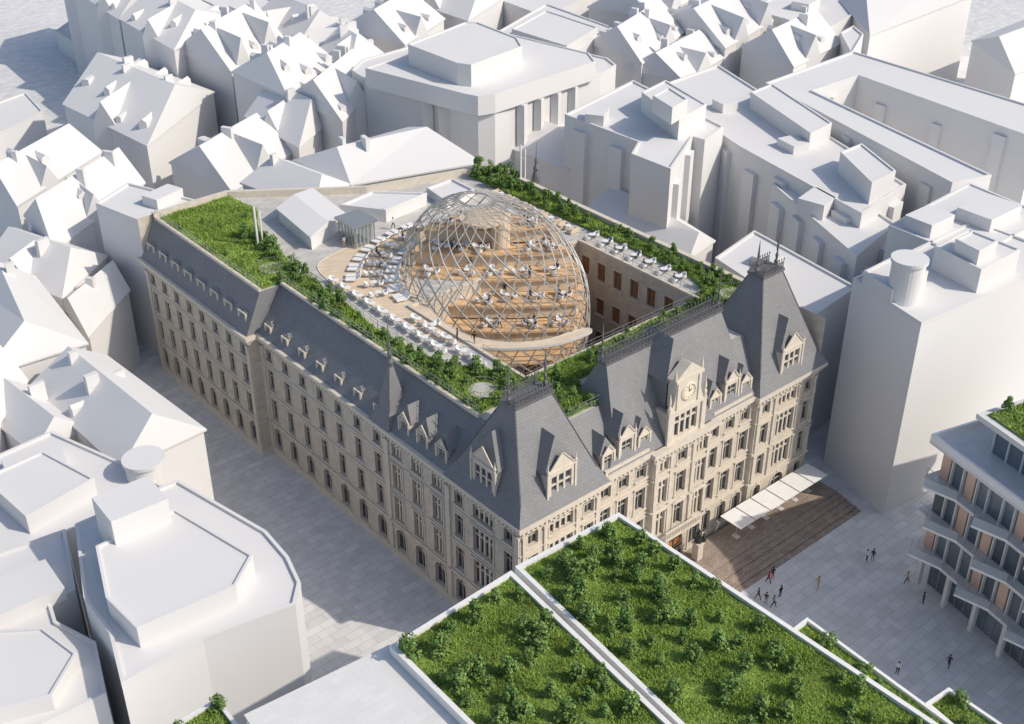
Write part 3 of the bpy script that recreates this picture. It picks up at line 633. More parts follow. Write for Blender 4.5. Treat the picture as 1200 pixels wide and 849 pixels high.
cw.build('terrace_kerb','stone_smooth',HALL)
def railing(pts,z,h=1.05,step=1.6):
    rl=MB()
    for i in range(len(pts)-1):
        a=Vector(pts[i]);b=Vector(pts[i+1]);L=(b-a).length;n=max(1,int(L/step))
        for zz in (h,h*.55): rl.bar((a.x,a.y,z+zz),(b.x,b.y,z+zz),.028)
        for k in range(n+1):
            p=a.lerp(b,k/n); rl.bar((p.x,p.y,z),(p.x,p.y,z+h),.03)
    rl.build('railing','rail',HALL)
railing([(3.9,48.8),(3.9,10.5)],ZT+.5); railing([(.9,76.5),(.9,49)],ZT+.5); railing([(12.3,20),(12.3,HY-.2),(40.2,HY-.2),(40.2,34)],ZT+.3); railing([(10.5,4.1),(15.5,4.1)],ZT+.3); railing([(7.2,48),(7.0,40),(6.4,32),(6.9,25)],ZT+.3)
# ------------------------------------------------------------------ roof planting
beds=[('lawn',[(1.1,49.5),(1.1,76),(12,76.2),(12.8,70),(9.5,64),(8.5,57),(7.5,52),(7,49.5)]),
      ('left',[(4.1,11),(4.1,49.4),(7.3,49.4),(7.0,40),(6.2,32),(6.6,25),(8,20),(11,16),(12,13.2),(12,11)]),
      ('right',[(46.2,14.2),(46.2,59.5),(42.8,60.4),(43.0,50),(43.8,30),(43.8,18),(42.4,14.2)]),
      ('front',[(8.6,4.5),(15.6,4.5),(16.0,9.1),(38,9.7),(46.0,10.9),(46.0,14.1),(41,14),(40.4,12.65),(9.4,12.6)])]
gl=['smooth meadow grass on the far left roof corner','meadow grass under the shrubs along the left roof edge','meadow grass under the hedge along the right roof edge','meadow grass in the strip behind the front cresting']
for i,(lb,poly) in enumerate(beds):
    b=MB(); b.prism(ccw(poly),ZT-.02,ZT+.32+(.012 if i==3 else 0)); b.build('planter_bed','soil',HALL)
    grass(poly,ZT+.32,120 if i<3 else 150,gl[i],.12,.4,.06)
def greenroof(label,pxs,z,par=.4,kerb=.38):
    poly=ccw(px(pxs,z)); cx=sum(p[0] for p in poly)/len(poly); cy=sum(p[1] for p in poly)/len(poly)
    r=empty('green_roof_building',(cx,cy,0),0,label,'building'); inn=offs(poly,-kerb)
    b=MB(); b.prism(poly,0,z-.8,top=False); b.build('wall','concrete',r)
    b=MB(); b.ring(inn,offs(poly,.03),z-.8,z); b.build('parapet','paint',r)
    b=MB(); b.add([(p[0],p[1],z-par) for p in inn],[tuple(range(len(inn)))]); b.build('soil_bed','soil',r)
    return inn,z-par
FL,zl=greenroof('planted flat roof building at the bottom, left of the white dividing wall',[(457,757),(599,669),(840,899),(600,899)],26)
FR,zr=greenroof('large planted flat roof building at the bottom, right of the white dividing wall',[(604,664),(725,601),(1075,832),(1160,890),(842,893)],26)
grass(FL,zl,300,'bright meadow grass on the left half of the foreground roof',.08,.3,.045); grass(FR,zr,300,'bright meadow grass on the right half of the foreground roof',.08,.3,.045)
scatter(offs(ccw(FL),-.5),zl,32,.75,1.4,'rounded green shrub on the bottom left half of the big meadow roof','shrubs on the left half of the meadow roof',mind=1.5)
scatter(offs(ccw(FR),-.5),zr,58,.7,1.4,'rounded green shrub on the right half of the big meadow roof','shrubs on the right half of the meadow roof',mind=1.4)
G1,z1=greenroof('small planted roof step right of the big meadow roof',[(920,744),(946,724),(1130,858),(1100,880)],24.5,kerb=.25)
grass(G1,z1,220,'meadow grass on the small roof step',.1,.3,.05); scatter(G1,z1,7,.5,.9,'green shrub on the small planted roof step','shrubs on the small roof step',mind=.9)
G2,z2=greenroof('smallest planted roof step at the bottom right corner',[(1085,824),(1112,806),(1200,866),(1150,880)],23,kerb=.25)
grass(G2,z2,220,'meadow grass on the smallest roof step at the bottom right',.1,.3,.05); scatter(G2,z2,4,.5,.9,'green shrub on the smallest roof step','shrubs on the smallest roof step',mind=.9)
G3,z3=greenroof('planted roof corner at the bottom edge, left of the paved roof',[(180,862),(255,818),(310,890),(230,900)],20,kerb=.3)
grass(G3,z3,200,'meadow grass on the planted roof corner at the bottom left',.1,.3,.05); scatter(G3,z3,6,.7,1.1,'green shrub on the planted roof corner at the bottom left','shrubs on the bottom left roof corner',mind=1)
lab=[('low green shrub in the meadow on the far left roof corner','shrubs on the far left roof corner'),('green shrub in the planting along the left roof edge','shrubs along the left roof edge'),('green shrub in the hedge along the right roof edge','shrubs along the right roof edge'),('low green shrub in the strip behind the front cresting','shrubs behind the front cresting')]
scatter(beds[0][1],ZT+.3,5,.4,.6,*lab[0],mind=1.1)
scatter([(9.5,64),(8.5,57),(7.5,52),(7,49.5),(4.5,49.5),(5,53),(6,58),(7.2,64)],ZT+.3,14,.9,1.4,'tall bushy shrub at the inner edge of the far left roof lawn','bushy shrubs by the left roof lawn',mind=1)
scatter(beds[1][1],ZT+.3,64,.6,1.1,*lab[1],mind=.9)
scatter(beds[2][1],ZT+.3,46,.6,1.05,*lab[2],mind=.95)
scatter([(42.8,52),(46.2,52),(46.2,59.5),(42.8,60)],ZT+.3,8,1.2,1.6,'tall bushy shrub at the back corner of the right roof edge','bushy shrubs at the back roof corner',mind=1)
scatter(beds[3][1],ZT+.3,42,.45,.9,*lab[3],mind=.95)
for p_,lb in zip(PADS,('round pale patio among the shrubs at the far left of the roof','round pale patio in the planting beside the near corner tower','round pale patio in the planting behind the right corner tower')):
    cx_,cy_=p_[2],p_[3]; r=empty('round_patio',(cx_,cy_,ZT+.32),0,lb,'patio')
    b=MB(); b.lathe(0,0,[(1.55,0),(1.55,.14)],32); b.build('paving','terrace',r,False)
    b=MB()
    for k in range(32):
        t0=2*math.pi*k/32; t1=2*math.pi*(k+1)/32
        b.bar((1.6*math.cos(t0),1.6*math.sin(t0),.85),(1.6*math.cos(t1),1.6*math.sin(t1),.85),.022)
        if k%4==0: b.bar((1.6*math.cos(t0),1.6*math.sin(t0),.0),(1.6*math.cos(t0),1.6*math.sin(t0),.85),.022)
    b.build('railing','rail',r,False)
# ------------------------------------------------------------------ dome: an egg leaning into the courtyard
DC=(25.8,33.6); ZC=22.0; CU=11.2; CL=12.5; RD=11.3
def shift(z):
    d=ZC-z
    return .25*d if d<0 else .20*d+.012*d*d
def ctr(z):
    k=shift(z); m=0.5*k
    return DC[0]+rx*k-fx*m, DC[1]+ry*k-fy*m
def rad(z):
    c_=CU if z>ZC else CL
    return RD*math.sqrt(max(0,1-((z-ZC)/c_)**2))
def domept(phi,t):
    z=ZC+(CU if phi>0 else CL)*math.sin(phi); rr=RD*math.cos(phi); c=ctr(z)
    return (c[0]+rr*math.cos(t),c[1]+rr*math.sin(t),z)
DOME=empty('lattice_dome',(DC[0],DC[1],8),0,'egg shaped steel lattice dome with timber decks inside, leaning into the courtyard','dome')
b=MB(); N=30; rows=21; ph0,ph1=R(-70),R(80)
node=lambda i,j: domept(ph0+(ph1-ph0)*(j/rows),2*math.pi*(i+.5*(j%2))/N)
for j in range(rows):
    for i in range(N):
        a=node(i,j); o1=0 if j%2==0 else 1
        wdt=.095 if j<rows-5 else .065
        b.bar(a,node(i+o1,j+1),wdt); b.bar(a,node(i+o1-1,j+1),wdt)
b.build('lattice','steel',DOME)
b=MB()
for i in range(N): b.bar(node(i,rows),node(i+1,rows),.11)
b.build('crown_ring','steel',DOME)
def cutk(k,x,y,r): return k+.10*(x*rx+y*ry)**2/r
def circ(z,r,k=None,n=56):
    cx,cy=ctr(z); out=[]
    for i in range(n):
        t=2*math.pi*i/n; x=r*math.cos(t); y=r*math.sin(t)
        if k is not None:
            ff=x*fx+y*fy; kk=cutk(k,x,y,r)
            if ff<kk: d=kk-ff; x+=fx*d; y+=fy*d
        out.append((cx+x,cy+y))
    return out
tiers=[(13.5,None),(16.6,None),(19.6,-7.4),(21.6,-5.0),(23.45,-1.8),(25.3,1.2),(27.4,3.6)]
for z,k in tiers:
    rr=rad(z)-.5; pts=circ(z,rr,k)
    q=[pts[0]]
    for p in pts[1:]:
        if (Vector(p)-Vector(q[-1])).length>.12 and (Vector(p)-Vector(q[0])).length>.12: q.append(p)
    q=ccw(q)
    d=MB(); d.prism(q,z-.3,z,bot=True); dk=d.build('deck','wood',DOME)
    if k is not None:
        d=MB(); d.prism(offs(q,-.35),z-1.8,z-.302,top=False); d.build('riser','walk',dk)
    d=MB()
    for i in range(len(q)):
        a=q[i]; c_=q[(i+1)%len(q)]; d.bar((*a,z+.95),(*c_,z+.95),.02)
        if i%3==0: d.bar((*a,z),(*a,z+.95),.018)
    d.build('railing','rail',dk)
d=MB(); c=ctr(30.2); d.lathe(c[0]+1.0,c[1]+1.0,[(2.8,29.9),(2.8,30.2)],28); d.build('top_deck','walk',DOME)
d=MB(); d.lathe(DC[0]+3.0,DC[1]+3.0,[(1.2,8),(1.2,29.9)],28); d.build('lift_core','walk',DOME)
def smooth(pts,n=6):
    out=[]; L=len(pts)
    for i in range(L):
        p0,p1,p2,p3=[Vector(pts[(i+k-1)%L]) for k in range(4)]
        for j in range(n):
            t=j/n; out.append(tuple(.5*((2*p1)+(-p0+p2)*t+(2*p0-5*p1+4*p2-p3)*t*t+(-p0+3*p1-3*p2+p3)*t**3)))
    return out
dk=smooth([(372,312),(398,294),(436,281),(478,273),(502,282),(490,306),(490,334),(508,366),(544,391),(592,401),(640,398),(684,385),(691,389),(650,403),(600,408),(552,406),(516,399),(486,386),(456,368),(424,352),(392,334)],5)
q=ccw(px(dk,ZT+.1)); wk=MB(); wk.prism(q,ZT-.2,ZT+.06,bot=True); wk.build('timber_walk','walk',DOME)
wk=MB(); wk.ring(q,offs(q,.06),ZT-.22,ZT+.10); wk.build('walk_edge','concrete',DOME)
# ------------------------------------------------------------------ furniture and people
def proto_chair(m,nm):
    r=empty(nm,(0,0,0)); b=MB(); b.box(-.3,-.3,.36,.3,.3,.48); b.build('seat',m,r,False)
    b=MB(); pts=[]
    for k in range(9):
        t=math.pi*(k/8); pts.append((.38*math.cos(t),.0+.36*math.sin(t)))
    pts=[(.38,-.28)]+pts+[(-.38,-.28)]
    for k in range(len(pts)-1):
        a,c=pts[k],pts[k+1]; h0=.66+.24*max(0,a[1])/.36; h1=.66+.24*max(0,c[1])/.36
        ai=(a[0]*.8,a[1]*.8);ci=(c[0]*.8,c[1]*.8)
        b.add([(*a,.36),(*c,.36),(*c,h1),(*a,h0),(*ai,.36),(*ci,.36),(*ci,h1),(*ai,h0)],[(0,1,2,3),(5,4,7,6),(3,2,6,7),(0,4,5,1)])
    b.build('backrest',m,r,False)
    for sx in (-1,1):
        for sy in (-1,1): b=MB(); b.bar((sx*.24,sy*.24,.36),(sx*.29,sy*.29,0),.025,.018); b.build('leg','frame',r,False)
    return r
def proto_table():
    r=empty('cafe_table',(0,0,0)); b=MB(); b.lathe(0,0,[(.42,.71),(.42,.75)],16); b.build('tabletop','paint',r,False)
    b=MB(); b.bar((0,0,.02),(0,0,.71),.04); b.build('pedestal','rail',r,False); b=MB(); b.lathe(0,0,[(.28,0),(.26,.03)],12); b.build('base','rail',r,False); return r
def proto_lounger():
    r=empty('sun_lounger',(0,0,0)); b=MB(); b.box(-.38,-1.0,.26,.38,.3,.4); b.build('seat','paint',r,False)
    b=MB(); b.add([(-.38,.3,.27),(.38,.3,.27),(.38,.9,.8),(-.38,.9,.8),(-.38,.27,.41),(.38,.27,.41),(.38,.82,.92),(-.38,.82,.92)],[(3,2,1,0),(4,5,6,7),(0,1,5,4),(1,2,6,5),(2,3,7,6),(3,0,4,7)]); b.build('backrest','paint',r,False)
    for sx in (-.33,.33):
        for y in (-.9,.25): b=MB(); b.bar((sx,y,.26),(sx,y,0),.03); b.build('leg','frame',r,False)
    return r
def proto_bench():
    r=empty('lounge_sofa',(0,0,0)); b=MB(); b.box(-.65,-.4,.12,.65,.28,.42); b.build('seat','beige',r,False); b=MB(); b.box(-.65,.281,.12,.65,.45,.8); b.box(-.8,-.4,.1,-.652,.45,.6); b.box(.652,-.4,.1,.8,.45,.6); b.build('backrest','beige',r,False)
    for sx in (-.7,.7):
        for y in (-.3,.35): b=MB(); b.bar((sx,y,.12),(sx,y,0),.03); b.build('leg','frame',r,False)
    return r
def make_body(pose):
    if pose=='sit':
        J=dict(p=(0,0,.57,.13),c=(0,.03,.87,.14),n=(0,.02,1.08,.055),h=(0,0,1.18,.085),t=(0,0,1.30,.08))
        leg=lambda s:[(s*.1,0,.55,.085),(s*.13,-.43,.54,.06),(s*.13,-.42,.1,.04),(s*.13,-.57,.05,.035)]
        arm=lambda s:[(s*.18,.02,1.0,.05),(s*.25,-.05,.77,.04),(s*.16,-.28,.76,.03),(s*.12,-.38,.77,.028)]
    else:
        J=dict(p=(0,0,.95,.125),c=(0,0,1.25,.145),n=(0,.0,1.47,.055),h=(0,-.02,1.57,.085),t=(0,-.01,1.69,.08))
        st=.0 if pose=='stand' else .26
        leg=lambda s:[(s*.1,0,.9,.09),(s*.11,-s*st*.7-.02,.5,.062),(s*.11,(-s*st if s>0 else st*1.3),.1,.04),(s*.12,(-s*st if s>0 else st*1.3)-.15,.05,.035)]
        arm=lambda s:[(s*.19,0,1.4,.052),(s*.25,s*st*.5,1.13,.04),(s*.25,s*st*.8-.05-(.12 if pose=='stand' and s>0 else 0),.9,.03),(s*.25,s*st*.9-.08-(.16 if pose=='stand' and s>0 else 0),.8,.03)]
    V=[J['p'],J['c'],J['n'],J['h'],J['t']]; E=[(0,1),(1,2),(2,3),(3,4)]
    for s in (-1,1):
        b0=len(V); V+=leg(s); E+=[(0,b0),(b0,b0+1),(b0+1,b0+2),(b0+2,b0+3)]
        b0=len(V); V+=arm(s); E+=[(1,b0),(b0,b0+1),(b0+1,b0+2),(b0+2,b0+3)]
    me=bpy.data.meshes.new('body'); me.from_pydata([v[:3] for v in V],E,[]); o=bpy.data.objects.new('tmp',me); COL.objects.link(o)
    o.modifiers.new('s','SKIN')
    for i,v in enumerate(V): me.skin_vertices[0].data[i].radius=(v[3],v[3]*(.75 if i<2 else 1))
    me.skin_vertices[0].data[0].use_root=True
    o.modifiers.new('u','SUBSURF').levels=1
    dg=bpy.context.evaluated_depsgraph_get(); em=bpy.data.meshes.new_from_object(o.evaluated_get(dg))
    bpy.data.objects.remove(o); return em,J
BOD={k:make_body(k) for k in ('stand','walk','sit')}
def person(pose,x,y,z,rz,top,bot,label,group=None):
    em,J=BOD[pose]; me=em.copy(); me.materials.clear()
    for m in (top,bot,'skin','black'): me.materials.append(M[m])
    hz=J['h'][2]-.07; pz=J['p'][2]
    for p in me.polygons:
        c=p.center
        if c.z>hz: k=2
        elif c.z<.1: k=3
        elif pose!='sit' and abs(c.x)>.2 and c.z<.9: k=2
        elif pose=='sit' and c.y<-.2 and c.z>.66: k=2
        elif c.z<pz+.03 or (pose=='sit' and c.z<.66): k=1
        else: k=0
        p.material_index=k; p.use_smooth=True
    r=bpy.data.objects.new('person',me); COL.objects.link(r)
    b=MB(); hx,hy,h_=J['t'][0],J['t'][1],J['t'][2]
    b.lathe(hx,hy+.02,[(.085,h_-.1),(.108,h_-.02),(.1,h_+.05),(.05,h_+.1),(.01,h_+.11)],10); b.build('hair','hair',r,False)
    b=MB(); b.bar((hx,hy-.07,h_-.06),(hx,hy-.115,h_-.075),.015,.01); b.build('nose','skin',r,False)
    r.location=(x,y,z); r.rotation_euler=(0,0,rz); tag(r,label,'person',group); return r
PR={'c':[proto_chair('paint','tub_chair'),0],'t':[proto_table(),0],'s':[proto_bench(),0],'l':[proto_lounger(),0]}
def put(kind,x,y,z,rz,label,cat,group):
    p=PR[kind]; o=p[0] if not p[1] else copy_tree(p[0]); p[1]=1; o.location=(x,y,z); o.rotation_euler=(0,0,rz); return tag(o,label,cat,group)
CN={'black':'black','greyc':'grey','blue':'blue','whitec':'white','red':'red'}
prd=random.Random(99)
def setting(x,y,z,n,where,key,a0=None,seat=0):
    a0=random.uniform(0,6.28) if a0 is None else a0
    put('t',x,y,z,0,'small round white cafe table '+where,'table','cafe tables '+key)
    for k in range(n):
        t=a0+2*math.pi*k/n; put('c',x+.88*math.cos(t),y+.88*math.sin(t),z,t-math.pi/2,'white tub chair at a table '+where,'chair','tub chairs '+key)
        if prd.random()<seat:
            c1=prd.choice(['black','black','greyc','blue','whitec'])
            person('sit',x+.85*math.cos(t),y+.85*math.sin(t),z,t-math.pi/2,c1,'black','person in a %s top seated %s'%(CN[c1],key),'people seated %s in %s tops'%(key,CN[c1]))
b1=beds[1][1]; rd=random.Random(11)
y=18.5
while y<47:
    xx=8.9 if y>23 else 10.4
    if not inpoly(xx-1.2,y,b1): setting(xx,y,ZT+.065,2,'in the row next to the left planting','in the row next to the left planting',R(90))
    y+=2.6
for ri,(rr,st_) in enumerate(((13.1,2.5),(15.5,2.7),(17.9,2.7))):
    t=AZ+R(42); kk=0
    while t<AZ+R(170):
        x=DC[0]+rr*math.cos(t); y=DC[1]+rr*math.sin(t)
        ok=x>10.9 and y<57 and not (x>11.6 and y<34.6); kk+=1
        if ok:
            if ri!=1:
                for s in (-.52,.52): put('l',x-math.sin(t)*s,y+math.cos(t)*s,ZT+.065,t+math.pi/2,'white sun lounger on the open terrace left of the dome','sun lounger','sun loungers left of the dome')
            else: setting(x,y,ZT+.065,2,'on the open terrace left of the dome','left of the dome',t,seat=.12)
        t+=st_/rr
for x,y in ((10.9,24.5),(10.7,27.3),(10.9,30.2)): setting(x,y,ZT+.065,2,'on the open terrace left of the dome','left of the dome',R(90))
for k,y in enumerate((51.5,48,44.5,41,37.5)):
    put('s',41.4,y-.95,ZT,math.pi,'beige lounge sofa on the strip behind the dome','sofa','sofas behind the dome'); put('s',41.4,y+.95,ZT,0,'beige lounge sofa on the strip behind the dome','sofa','sofas behind the dome')
    put('t',41.4,y,ZT,0,'small round white table between the lounge sofas behind the dome','table','tables between the sofas')
for k in range(7):
    setting(41.9,33.5-k*2.6,ZT,2,'beside the courtyard edge right of the dome','at the courtyard edge',0,seat=.15)
dn={}
rd=random.Random(4)
TZ=[(19.6,-7.4,3),(21.6,-5.0,6),(23.45,-1.8,8),(25.3,1.2,7),(27.4,3.6,5)]
for q_i,(z,k,n) in enumerate(TZ):
    c=0;t=0;pts=[];cx,cy=ctr(z)
    while c<n and t<1500:
        t+=1; a=rd.uniform(0,6.28); q=(rad(z)-1.7)*math.sqrt(rd.random()); x=q*math.cos(a);y=q*math.sin(a); ff=x*fx+y*fy
        if ff<cutk(k,x,y,rad(z))+1.0: continue
        if q_i<len(TZ)-1:
            z2,k2=TZ[q_i+1][:2]; c2=ctr(z2); x2=cx+x-c2[0]; y2=cy+y-c2[1]
            if x2*fx+y2*fy>cutk(k2,x2,y2,rad(z2))-1.1: continue
        if math.hypot(cx+x-DC[0]-3,cy+y-DC[1]-3)<2.2: continue
        if any((x-u)**2+(y-v)**2<2.4**2 for u,v in pts): continue
        pts.append((x,y)); c+=1
        setting(cx+x,cy+y,z,3,'on a timber deck inside the dome','inside the dome',seat=.3)
    dn[z]=[(cx+x,cy+y) for x,y in pts]
PP=[(888,703,'walk','black','black','person in black walking, leftmost of the group on the square'),(897,708,'stand','black','greyc','person in a black top and grey trousers in the group on the square'),
(906,712,'walk','greyc','black','person in a grey top at the front of the group on the square'),(914,700,'stand','black','blue','person in black and blue at the right of the group on the square'),
(900,684,'walk','red','black','person in a red top behind the group on the square'),(905,678,'stand','black','red','person with a black top and red trousers behind the group on the square'),
(958,690,'walk','tan','tan','person in tan clothes alone between the group and the pair'),(1015,658,'stand','whitec','black','person in a white top, left of the pair near the steps'),(1022,657,'stand','black','greyc','person in black and grey, right of the pair near the steps'),
(1062,684,'walk','tan','black','person in a tan top near the corner of the modern building'),(1081,708,'stand','black','black','person in black beside the glazed ground floor'),(1111,782,'walk','black','black','person in black walking at the lower right of the square'),(1051,790,'stand','whitec','black','person in a white top at the bottom of the square'),
(812,628,'walk','black','tan','person in a black top on the brown steps near the entrance')]
for (x,y,ps,t,bt,lb) in PP:
    z=0.9 if y==628 else 0; p=P(x,y,z); person(ps,p[0],p[1],z,random.uniform(0,6.28),t,bt,lb)
for (x,y,ps,t,bt,lb) in ((449,258,'stand','black','black','person in black standing at the back of the terrace'),(461,269,'walk','whitec','black','person in a white top walking at the back of the terrace'),(472,282,'stand','tan','black','person in a tan top by the left edge of the dome'),(404,290,'stand','whitec','tan','person in white by the roof pavilion'),(536,400,'stand','black','black','person in black on the curved timber walk in front of the dome'),(556,404,'walk','black','greyc','person in black and grey on the curved timber walk in front of the dome')):
    p=P(x,y,ZT+.06); person(ps,p[0],p[1],ZT+.05,random.uniform(0,6.28),t,bt,lb)
for z,l in dn.items():
    for i,(x,y) in enumerate(l):
        if i%3==0:
            a=rd.uniform(0,6.28); c1=rd.choice(['black','black','greyc','blue','whitec'])
            person('stand' if i%2 else 'walk',x+1.35*math.cos(a),y+1.35*math.sin(a),z,a-math.pi/2,c1,'black','person in a %s top on foot on a timber deck inside the dome'%CN[c1],'people on foot on the dome decks in %s tops'%CN[c1])
# ------------------------------------------------------------------ rooftop pavilion, sheds, masts
c=P(418,283,ZT); r=empty('roof_pavilion',(c[0],c[1],ZT),0,'small glazed lift pavilion with a flat grey roof on the terrace','pavilion')
b=MB(); b.box(-1.8,-2.2,3.0,2.0,2.2,3.3); b.build('roof','rail',r,False)
b=MB(); b.box(-1.3,-1.7,0,1.5,1.7,2.99); b.build('glazing','clearglass',r,False)
for k in range(6):
    b=MB(); b.box(-1.5,-1.9+k*.72,0,-1.38,-1.78+k*.72,3); b.build('post','rail',r,False)
    b=MB(); b.box(-1.35+k*.58,-1.95,0,-1.23+k*.58,-1.83,3); b.build('post','rail',r,False)
gable('low white shed roof beside the glazed lift pavilion on the terrace',[(326,244),(366,222),(402,250),(364,276)],25.4,.5,0,name='roof_shed',base=ZT)
flat('low white flat roof volume behind the lift pavilion at the terrace back edge',[(398,240),(436,224),(500,226),(452,246)],25.2,name='roof_shed',base=ZT,rim=.25)
flat('small white stair box at the back of the terrace near the tall trees',[(500,220),(530,209),(556,222),(524,236)],24.6,name='roof_shed',base=ZT,rim=.25)
for (x,y,zt,lb) in ((303,292,ZT,'slim pale mast rising from the far left roof planting'),(610,216,ZT,'slim pale twin mast at the back corner of the terrace')):
    c=P(x,y,zt); r=MB(); r.bar((c[0],c[1],zt),(c[0],c[1],zt+6),.16); r.bar((c[0]+.5,c[1]-.4,zt),(c[0]+.5,c[1]-.4,zt+5.4),.12); r.bar((c[0],c[1],zt+4),(c[0]+.5,c[1]-.4,zt+4),.08); tag(r.build('mast','concrete'),lb,'mast')
c=P(628,214,ZT); b=MB(); b.lathe(c[0],c[1],[(.7,ZT),(.6,ZT+1),(.35,ZT+1.8),(.45,ZT+2.2),(.2,ZT+2.8),(.25,ZT+3.4),(.05,ZT+4),(.02,ZT+6.2)],10); tag(b.build('roof_finial','lead'),'dark ornate finial standing at the back corner of the terrace','finial')
# ------------------------------------------------------------------ steps, awnings, entrance statues
st=empty('brown_terrace_steps',(34,-4,0),0,'broad brown brick terrace with steps in front of the stone facade','steps')
b=MB(); b.box(20.5,-5.2,0,48.2,-.75,.9); b.build('landing','brown',st)
for k in range(5):
    b=MB(); b.box(20.5,-5.2-.75*(k+1),0,48.2,-5.2-.75*k-.003,.9-.17*(k+1)+.05); b.build('step','brown',st)
def parasol():
    r=empty('square_awning',(0,0,0)); b=MB()
    b.box(-1.5,-1.5,2.68,1.5,1.5,2.76); b.build('canopy','canvas',r,False)
    b=MB(); b.bar((0,0,0),(0,0,2.67),.05); b.build('pole','frame',r,False)
    for sx in (-1,1):
        for sy in (-1,1): b=MB(); b.bar((0,0,2.3),(sx*1.4,sy*1.4,2.66),.025); b.build('rib','frame',r,False)
    b=MB(); b.box(-.4,-.4,0,.4,.4,.1); b.build('base','concrete',r,False); return r
pp=parasol()
for k in range(6):
    o=pp if k==0 else copy_tree(pp); o.location=(31.9+2.72*k,-2.75,.9); tag(o,'low white square awning, %s from the entrance on the brown terrace'%['first','second','third','fourth','fifth','sixth'][k],'awning','awnings on the brown terrace')
    o.scale=(.85,1.05,1)
for sx,lb in ((-1,'left'),(1,'right')):
    r=empty('entrance_statue',(23.5+sx*2.0,-2.4,.9),0,'dark sculpted figure group on a pedestal at the %s of the entrance'%lb,'statue')
    b=MB(); b.box(-.45,-.45,0,.45,.45,2.2); b.box(-.55,-.55,2.2,.55,.55,2.4); b.build('pedestal','stone_smooth',r,False)
    b=MB(); b.lathe(0,0,[(.4,2.4),(.5,2.7),(.3,3.2),(.36,3.6),(.12,3.9),(.17,4.1),(.02,4.3)],10); b.bar((0,0,3.6),(.8,-.3,4.3),.1,.05); b.bar((0,0,3.6),(-.7,-.2,3.2),.1,.05); b.lathe(.55,-.3,[(.25,2.4),(.3,2.9),(.1,3.3),(.14,3.5),(.02,3.6)],8); b.build('figure','iron',r,False)
poly=ccw(px([(288,838),(456,757),(600,897),(330,900)],25.0)); r=empty('paved_roof_building',(poly[0][0],poly[0][1],0),0,'pale paved flat roof building at the bottom between the two planted roofs','building')
b=MB(); b.prism(poly,0,24.9,top=False); b.build('wall','concrete',r)
b=MB(); b.prism(offs(poly,.1),24.9,25.0,bot=True); b.build('roof','roofpave',r)
# ------------------------------------------------------------------ modern building at right
A=Vector((41.9,-20.0)); B=Vector((37.3,-37.0)); dd=(B-A).normalized(); th=math.atan2(dd.y,dd.x)
GB=empty('modern_building',(A.x,A.y,0),th,'modern glass building with white balconies, pink panels and a planted roof at the right edge','building')
L=42; D=26
def lb_(name,m,fn,par=GB):
    b=MB(); fn(b); return b.build(name,m,par,False)
lb_('ground_glazing','bglass',lambda b:b.box(1.2,1.6,0,L,D,5.0))
for k in range(9): lb_('column','concrete',lambda b:b.box(.6+k*4.2,.3,0,1.1+k*4.2,.8,5.0))
for k in range(20): lb_('mullion','rail',lambda b:b.box(1.3+k*1.4,1.5,0,1.4+k*1.4,1.6,5.0))
lev=[5.0,9.7,14.3,19.0]
for i,z in enumerate(lev):
    lb_('floor_slab','concrete',lambda b:b.box(-.4,-.6 if i<3 else -.9,z+.12,L,D,z+.5))
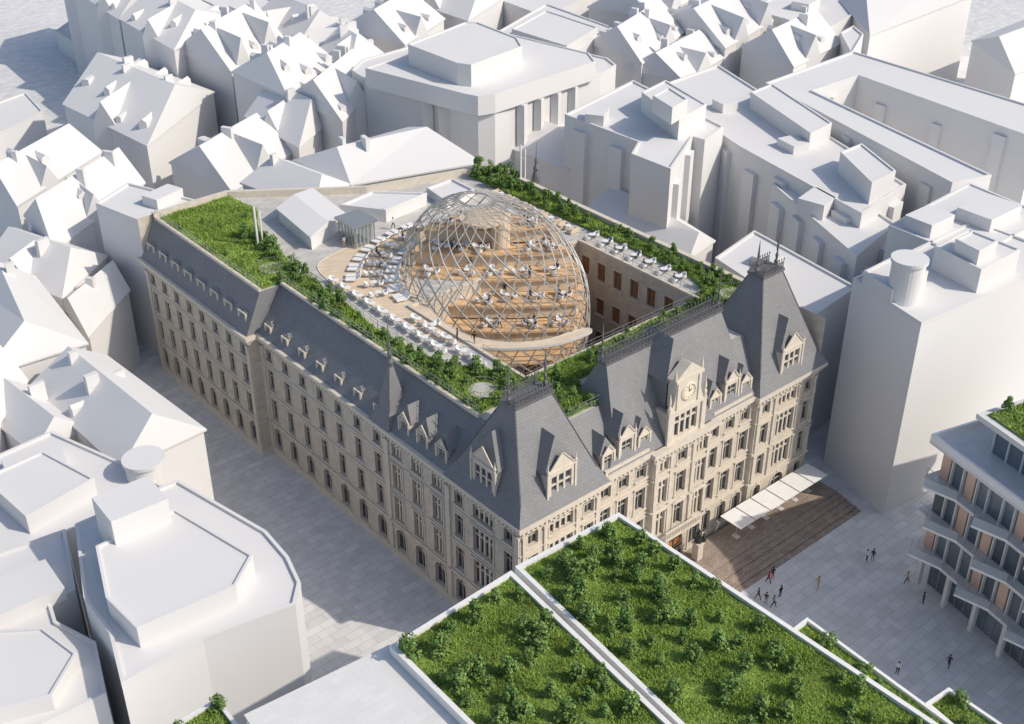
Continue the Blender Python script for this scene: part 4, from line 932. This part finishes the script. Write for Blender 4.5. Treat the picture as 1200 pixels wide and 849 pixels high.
for i in range(3):
    za=lev[i]+.5; zb=lev[i+1]+.12
    lb_('glazing','bglass',lambda b:b.box(.5,.6,za,L,D-.5,zb))
    s=.6; k=0
    while s<30:
        if (k+i)%3!=1:
            lb_('pink_panel','copper',lambda b:b.box(s,.45,za,s+1.2,.59,zb))
        lb_('fin','concrete',lambda b:b.box(s+1.6,.2,za,s+1.75,.59,zb)); lb_('fin','concrete',lambda b:b.box(s+3.2,.2,za,s+3.35,.59,zb))
        s+=3.6; k+=1
    for k in range(4):
        x=.0+k*7.2+(i%2)*1.2; ap=x+1.1; dp=-2.2
        o=lb_('balcony','paint',lambda b:(b.add([(x,-.61,za-.25),(x+4.6,-.61,za-.25),(ap,dp,za-.25),(x,-.61,za+.04),(x+4.6,-.61,za+.04),(ap,dp,za+.04)],[(3,4,5),(2,1,0),(1,2,5,4),(2,0,3,5),(0,1,4,3)])))
        lb_('glass_rail','clearglass',lambda b:(b.quad((x+.05,-.64,za+.05),(ap,dp+.05,za+.05),(ap,dp+.05,za+1.1),(x+.05,-.64,za+1.1)),b.quad((ap+.01,dp+.05,za+.05),(x+4.5,-.64,za+.05),(x+4.5,-.64,za+1.1),(ap+.01,dp+.05,za+1.1))),o)
        lb_('handrail','rail',lambda b:(b.bar((x+.05,-.64,za+1.1),(ap,dp+.05,za+1.1),.035),b.bar((ap,dp+.05,za+1.1),(x+4.5,-.64,za+1.1),.035)),o)
    lb_('slab_rail','rail',lambda b:[b.bar((q*1.0-.3,-.5,za),(q*1.0-.3,-.5,za+1.05),.02) for q in range(30)]+[b.bar((-.3,-.5,za+1.05),(29,-.5,za+1.05),.035)])
lb_('roof_glazing','bglass',lambda b:b.box(4,3.4,19.5,L,D-3,23.2))
for k in range(14): lb_('roof_mullion','concrete',lambda b:b.box(4+k*2,3.2,19.5,4.2+k*2,3.39,23.2))
lb_('roof_slab','concrete',lambda b:b.box(2.4,1.8,23.2,L,D-1.5,23.8))
lb_('roof_parapet','paint',lambda b:(b.box(-.4,-.9,19.5,L,-.6,20.3),b.box(-.4,-.59,19.5,-.1,D,20.3)))
lb_('roof_bed','soil',lambda b:b.box(3.2,2.6,23.8,L-1,D-2.4,24.0))
Tm=Matrix.Translation((A.x,A.y,0))@Matrix.Rotation(th,4,'Z')
gp=[tuple((Tm@Vector((x,y,0)))[:2]) for x,y in ((3.3,2.7),(24,2.7),(24,D-2.5),(3.3,D-2.5))]
grass(gp,24.0,60,'meadow grass on the roof of the modern building',.15,.42,.06); scatter(gp,24.01,12,.7,1.1,'green shrub on the roof of the modern building at the right edge','shrubs on the modern building roof',mind=1.2)
print('done',len(bpy.data.objects),NSH)
